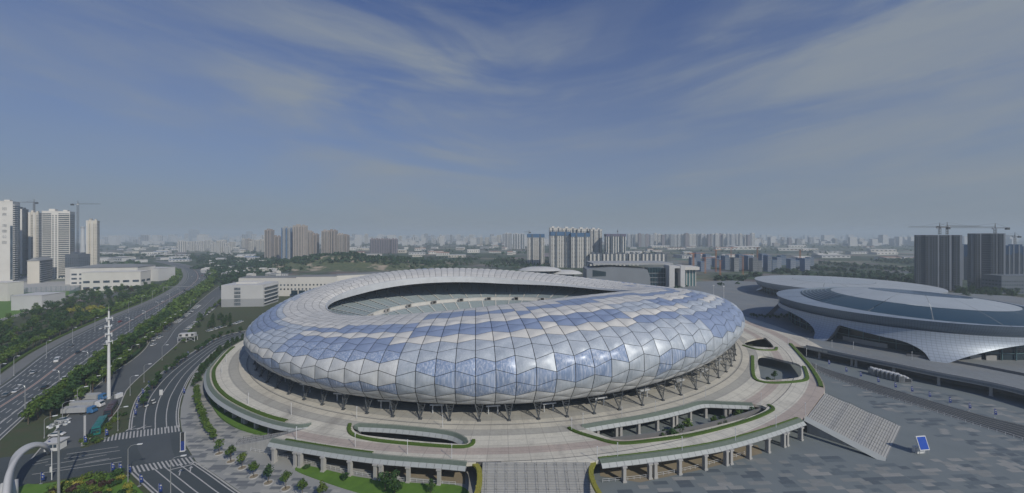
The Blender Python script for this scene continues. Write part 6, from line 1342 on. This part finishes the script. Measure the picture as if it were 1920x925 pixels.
cgl = car_glass.mesh('window_glass', M['glass'], False); wh = MB(); wh.bar((0, -0.11, 0), (0, 0.11, 0), 0.32, n=12); whm = wh.mesh('wheel', M['black'])
def car(px, py, rz, paintn, label, group, z=0.02, pos=None):
    x, y = pos or ground_at(px, py); r = thing('car', label, 'car', (x, y, z), rz, group)
    if paintn not in CARP:
        q = MB(); q.v = list(car_body.v); q.f = list(car_body.f); q.mi = list(car_body.mi); bmsh = q.mesh('body', M['car_'+paintn]); CARP[paintn] = (bmsh, car_roof.mesh('roof', M['car_'+paintn]))
    link('body', CARP[paintn][0], r); link('roof', CARP[paintn][1], r); link('window_glass', cgl, r)
    for sx in (-1.4, 1.4):
        for sy in (-0.78, 0.78): link('wheel', whm, r, (sx, sy, 0.32))
    return r
def heading(P, px, py):
    x, y = ground_at(px, py); k = min(range(len(P)-1), key=lambda i: (P[i][0]-x)**2+(P[i][1]-y)**2); return atan2(P[k+1][1]-P[k][1], P[k+1][0]-P[k][0])
for px, py, c, lab, back in ((30, 735, 'white', 'white car near the median of the highway, lower left', 1), (121, 711, 'white', 'white car at the right kerb of the highway by the trees', 0), (128, 715, 'silver', 'silver car behind the white one at the right highway kerb', 0), (146, 662, 'black', 'black car in the left lanes of the highway', 1), (133, 650, 'grey', 'dark car stopped on the left verge of the highway', 1), (171, 684, 'white', 'white car half hidden by trees at the right highway kerb', 0), (270, 588, 'white', 'white car beside the median in the middle of the highway', 0), (295, 579, 'silver', 'silver car farther up the middle of the highway', 0), (281, 593, 'grey', 'dark car near the right lamp of the upper highway', 0), (319, 551, 'silver', 'pale car under the footbridge end of the highway', 1), (346, 545, 'black', 'dark car near the highway bend', 0), (360, 519, 'white', 'white car in the left lanes of the highway bend', 1), (372, 516, 'grey', 'grey car in the middle of the highway bend', 0), (379, 517, 'red', 'red car in the right lanes of the highway bend', 0), (374, 523, 'white', 'white car in the right lanes below the red one', 0), (198, 646, 'silver', 'silver car hidden behind the telecom mast on the highway', 0), (63, 766, 'white', 'white car partly hidden by the roadside trees, lower left', 0), (12, 742, 'grey', 'grey car in the outer lanes at the left edge of the highway', 1), (62, 700, 'silver', 'silver car in the left lanes between two lamps', 1), (84, 728, 'black', 'black car in the right lanes of the lower highway', 0), (190, 617, 'white', 'white car in the left lanes beside the yellow trees', 1), (225, 604, 'red', 'red car in the left lanes of the middle highway', 1), (212, 646, 'white', 'white car in the right lanes above the telecom mast', 0), (250, 600, 'silver', 'silver car near the median above the yellow trees', 1), (305, 566, 'white', 'white car in the left lanes below the gantry', 1)):
    car(px, py, heading(HWL, px, py)+(pi if back else 0), c, lab, 'cars on the highway')
car(107, 817, 0.25, 'white', 'white saloon parked behind the guard booth', 'cars at the car park entrance'); car(118, 790, 0.3, 'silver', 'silver car parked under the hedge lamp near the entrance', 'cars at the car park entrance')
pk = random.Random(3)
for a, b_, n, lab in (((311, 621), (372, 574), 21, 'parked car in the left row of the car park'), ((351, 619), (406, 573), 20, 'parked car in the right row of the car park'), ((284, 640), (299, 633), 4, 'parked car in the short group below the left row'), ((272, 650), (288, 648), 2, 'parked car at the left edge of the car park road'), ((390, 622), (420, 613), 8, 'parked car in the small lot beside the boulevard'), ((432, 611), (452, 604), 6, 'parked car behind the trees by the stadium')):
    p, q = ground_at(*a), ground_at(*b_)
    for k in range(n):
        if pk.random() < 0.08: continue
        x, y = lerp2(p, q, k/(n-1)); car(0, 0, atan2(q[1]-p[1], q[0]-p[0])+1.25, pk.choice(('white', 'white', 'silver', 'white', 'grey', 'black', 'silver')), lab, lab.replace('parked car', 'cars'), pos=(x, y))
def van(px, py, rz, label):
    x, y = ground_at(px, py); r = thing('van', label, 'van', (x, y, 0.02), rz); loft_body([(-2.7, 0.95, 0.88, 0.35, 2.2), (-2.6, 0.98, 0.92, 0.3, 2.35), (1.4, 0.98, 0.92, 0.3, 2.35), (2.1, 0.97, 0.85, 0.3, 1.5), (2.8, 0.9, 0.8, 0.35, 1.05)]).build('body', M['car_white'], r); m = MB(); m.add([(1.45, -0.85, 2.25), (1.45, 0.85, 2.25), (2.12, 0.84, 1.55), (2.12, -0.84, 1.55)], [(0, 1, 2, 3)]); o = m.build('windscreen', M['glass'], r); o.location = (0.06, 0, 0.04)
    for sx in (-1.7, 1.8):
        for sy in (-0.9, 0.9): link('wheel', whm, r, (sx, sy, 0.34))
van(107, 678, heading(HWL, 107, 678)+pi, 'white van in the left lanes of the highway')
M['cargo'] = mat('cargo_panel', (0.40, 0.41, 0.42), 0.5, scale=0.6)
def truck(px, py, rz, label, cab):
    x, y = ground_at(px, py); r = thing('truck', label, 'truck', (x, y, 0.02), rz, 'trucks parked by the telecom mast'); m = MB(); m.box((-2.2, 0, 2.0), (9.0, 2.3, 2.1)); m.build('cargo_box', M['cargo'], r); m = MB(); m.box((-1.5, 0, 0.8), (11.5, 1.1, 0.3)); m.build('chassis', M['dark_steel'], r)
    loft_body([(2.9, 1.2, 1.15, 0.6, 2.7), (3.1, 1.22, 1.18, 0.55, 2.9), (4.5, 1.22, 1.12, 0.55, 2.75), (4.95, 1.2, 1.0, 0.55, 1.7), (5.1, 1.15, 0.95, 0.6, 1.4)]).build('cab', M[cab], r); m = MB(); m.add([(4.56, -1.0, 2.6), (4.56, 1.0, 2.6), (5.02, 0.95, 1.75), (5.02, -0.95, 1.75)], [(0, 1, 2, 3)]); m.build('windscreen', M['glass'], r)
    for sx in (-5.8, -4.6, 0.8, 4.0):
        for sy in (-1.05, 1.05): o = link('wheel', whm, r, (sx, sy, 0.5)); o.scale = (1.55, 1.6, 1.55)
truck(175, 751, 0.10, 'farthest white box truck parked beside the telecom mast', 'car_truckblue'); truck(168, 765, 0.14, 'middle white box truck with white cab in the parked trio', 'car_white'); truck(153, 776, 0.12, 'nearest white box truck with blue cab in the parked trio', 'car_truckblue')
def bus(px, py, rz, label, pm_):
    x, y = ground_at(px, py); r = thing('coach', label, 'bus', (x, y, 0.02), rz, 'coaches beside the traffic island'); loft_body([(-5.8, 1.2, 1.05, 0.4, 3.1), (-5.6, 1.25, 1.15, 0.35, 3.3), (5.3, 1.25, 1.15, 0.35, 3.3), (5.75, 1.22, 1.08, 0.38, 3.0), (5.9, 1.15, 1.0, 0.45, 2.2)]).build('body', M[pm_], r)
    for s in (-1, 1): m = MB(); m.box((0, s*1.245, 2.2), (10.2, 0.06, 0.95)); m.build('side_windows', M['glass'], r)
    m = MB(); m.add([(5.82, -1.0, 2.9), (5.82, 1.0, 2.9), (5.98, 1.0, 1.3), (5.98, -1.0, 1.3)], [(0, 1, 2, 3)]); m.build('windscreen', M['glass'], r); m = MB(); m.box((-1.5, 0, 3.38), (3.0, 1.5, 0.25)); m.box((2.5, 0, 3.36), (1.2, 1.2, 0.2)); m.build('roof_unit', M[pm_], r)
    for sx in (-3.6, 3.7):
        for sy in (-1.1, 1.1): o = link('wheel', whm, r, (sx, sy, 0.48)); o.scale = (1.5, 1.4, 1.5)
hb = atan2(ground_at(207, 771)[1]-ground_at(187, 803)[1], ground_at(207, 771)[0]-ground_at(187, 803)[0])
bus(208, 774, hb+pi, 'dark maroon coach parked behind the teal one', 'car_maroonbus'); bus(187, 806, hb+pi, 'teal coach parked at the traffic island', 'car_tealbus')
for k, (px, py) in enumerate(((289, 758), (275, 764), (287, 753))):
    x, y = ground_at(px, py); r = thing('scooter', ('scooter with rider in the middle boulevard lane', 'small pale scooter in the left boulevard lane', 'scooter just ahead of the one with a rider')[k], 'scooter', (x, y, 0.02), 1.3); m = MB(); m.bar((-0.6, 0, 0.5), (0.5, 0, 0.55), 0.2, 0.14, 6); m.bar((0.5, 0, 0.4), (0.65, 0, 1.05), 0.08, 0.05, 5); m.box((-0.3, 0, 0.75), (0.7, 0.3, 0.12)); m.build('body', M['white'], r)
    for sx in (-0.65, 0.65): o = link('wheel', whm, r, (sx, 0, 0.25)); o.scale = (0.75, 0.5, 0.75)
# site office on stilts with tanks beside the car park
x, y = ground_at(352, 640); r = thing('stilted_cabin', 'white cabin on stilts with louvred ends above the boulevard strip', 'cabin', (x, y, 0), 0.3); m = MB(); m.box((0, 0, 4.7), (9, 3.4, 2.2)); m.build('cabin', M['wall_pale'], r); m = MB(); m.box((0, 0, 3.5), (10.5, 4.6, 0.3)); m.build('platform', M['steel'], r); m = MB(); [m.box((q, -1.73, 4.7), (1.5, 0.08, 1.5)) for q in (-3.4, 0.2, 3.4)]; m.build('louvre_panels', M['dark_steel'], r)
for sx in (-4.8, 0, 4.8):
    for sy in (-2.0, 2.0): m = MB(); m.bar((sx, sy, 0), (sx, sy, 3.5), 0.12, n=5); m.build('stilt', M['white_metal'], r)
m = MB(); [m.bar((-4.8+4.8*k, -2.0, 0.3), (4.8*k, -2.0, 3.4), 0.07, n=4) for k in range(2)]; [m.bar((4.8*k, -2.0, 0.3), (-4.8+4.8*k, -2.0, 3.4), 0.07, n=4) for k in range(2)]; m.build('cross_brace', M['white_metal'], r)
# footbridge over the highway
x0, x1 = ground_at(306, 548), ground_at(372, 546); r = thing('sign_gantry', 'thin pale gantry spanning the highway near its bend', 'gantry'); m = MB(); m.bar((*x0, 6.5), (*x1, 6.5), 0.35, n=6); m.build('beam', M['steel'], r); [(lambda q, p: (q.bar((*p, 0), (*p, 6.5), 0.25, n=6), q.build('post', M['steel'], r)))(MB(), p) for p in (x0, x1)]
for k, px in enumerate((1357, 1352)): x, y = ground_at(1338+k*19, 575+k*14); r = thing('flood_pole', ('slim white pole left of the pair beyond the stadium right end', 'taller slim white pole of the pair beyond the stadium right end')[k], 'pole', (x, y, 0)); m = MB(); m.bar((0, 0, 0), (0, 0, 26 if k else 22), 0.28, 0.16, 8); m.build('shaft', M['white'], r); m = MB(); m.box((0, 0, 26 if k else 22), (1.6, 0.5, 0.6)); m.build('lamp_head', M['white_metal'], r)
# ---- low rails in front of the undercroft
def railing(P, label):
    r = thing('railing', label, 'railing'); Q_ = along(P, 2.0)
    for x, y, h in Q_: m = MB(); m.bar((0, 0, 0), (0, 0, 1.1), 0.05, n=4); link('post', m.mesh('post', M['white_metal']), r, (x, y, 0.02))
    m = MB()
    for z in (0.5, 1.08): [m.bar((*Q_[i][:2], z), (*Q_[i+1][:2], z), 0.04, n=4) for i in range(len(Q_)-1)]
    m.build('rail', M['white_metal'], r)
railing(spline(gl([(470, 846), (540, 860), (600, 875), (680, 893), (770, 904), (862, 911)]), 40), 'low white railing between the lawn and the dirt strip under the west parapet')
railing(spline(gl([(1130, 905), (1210, 897), (1300, 880), (1400, 852)]), 40), 'low railing under the curved east parapet beside the plaza')
railing(offset(LND, -0.8), 'low railing along the near side of the service lane')
# ---- haze in the air
def haze():
    mt = bpy.data.materials.new('haze_air'); mt.use_nodes = True; t = mt.node_tree; t.nodes.clear(); o = t.nodes.new('ShaderNodeOutputMaterial'); v = t.nodes.new('ShaderNodeVolumePrincipled'); v.inputs['Color'].default_value = (0.78, 0.91, 1.0, 1); v.inputs['Density'].default_value = HAZE_D; v.inputs['Anisotropy'].default_value = 0.0; t.links.new(v.outputs[0], o.inputs['Volume'])
    m = MB(); m.box((0, 5600, 75.5), (18000, 12000, 153)); ob = m.build('haze', mt); tag(ob, kind='stuff')
HAZE_D = 0.00025
haze()
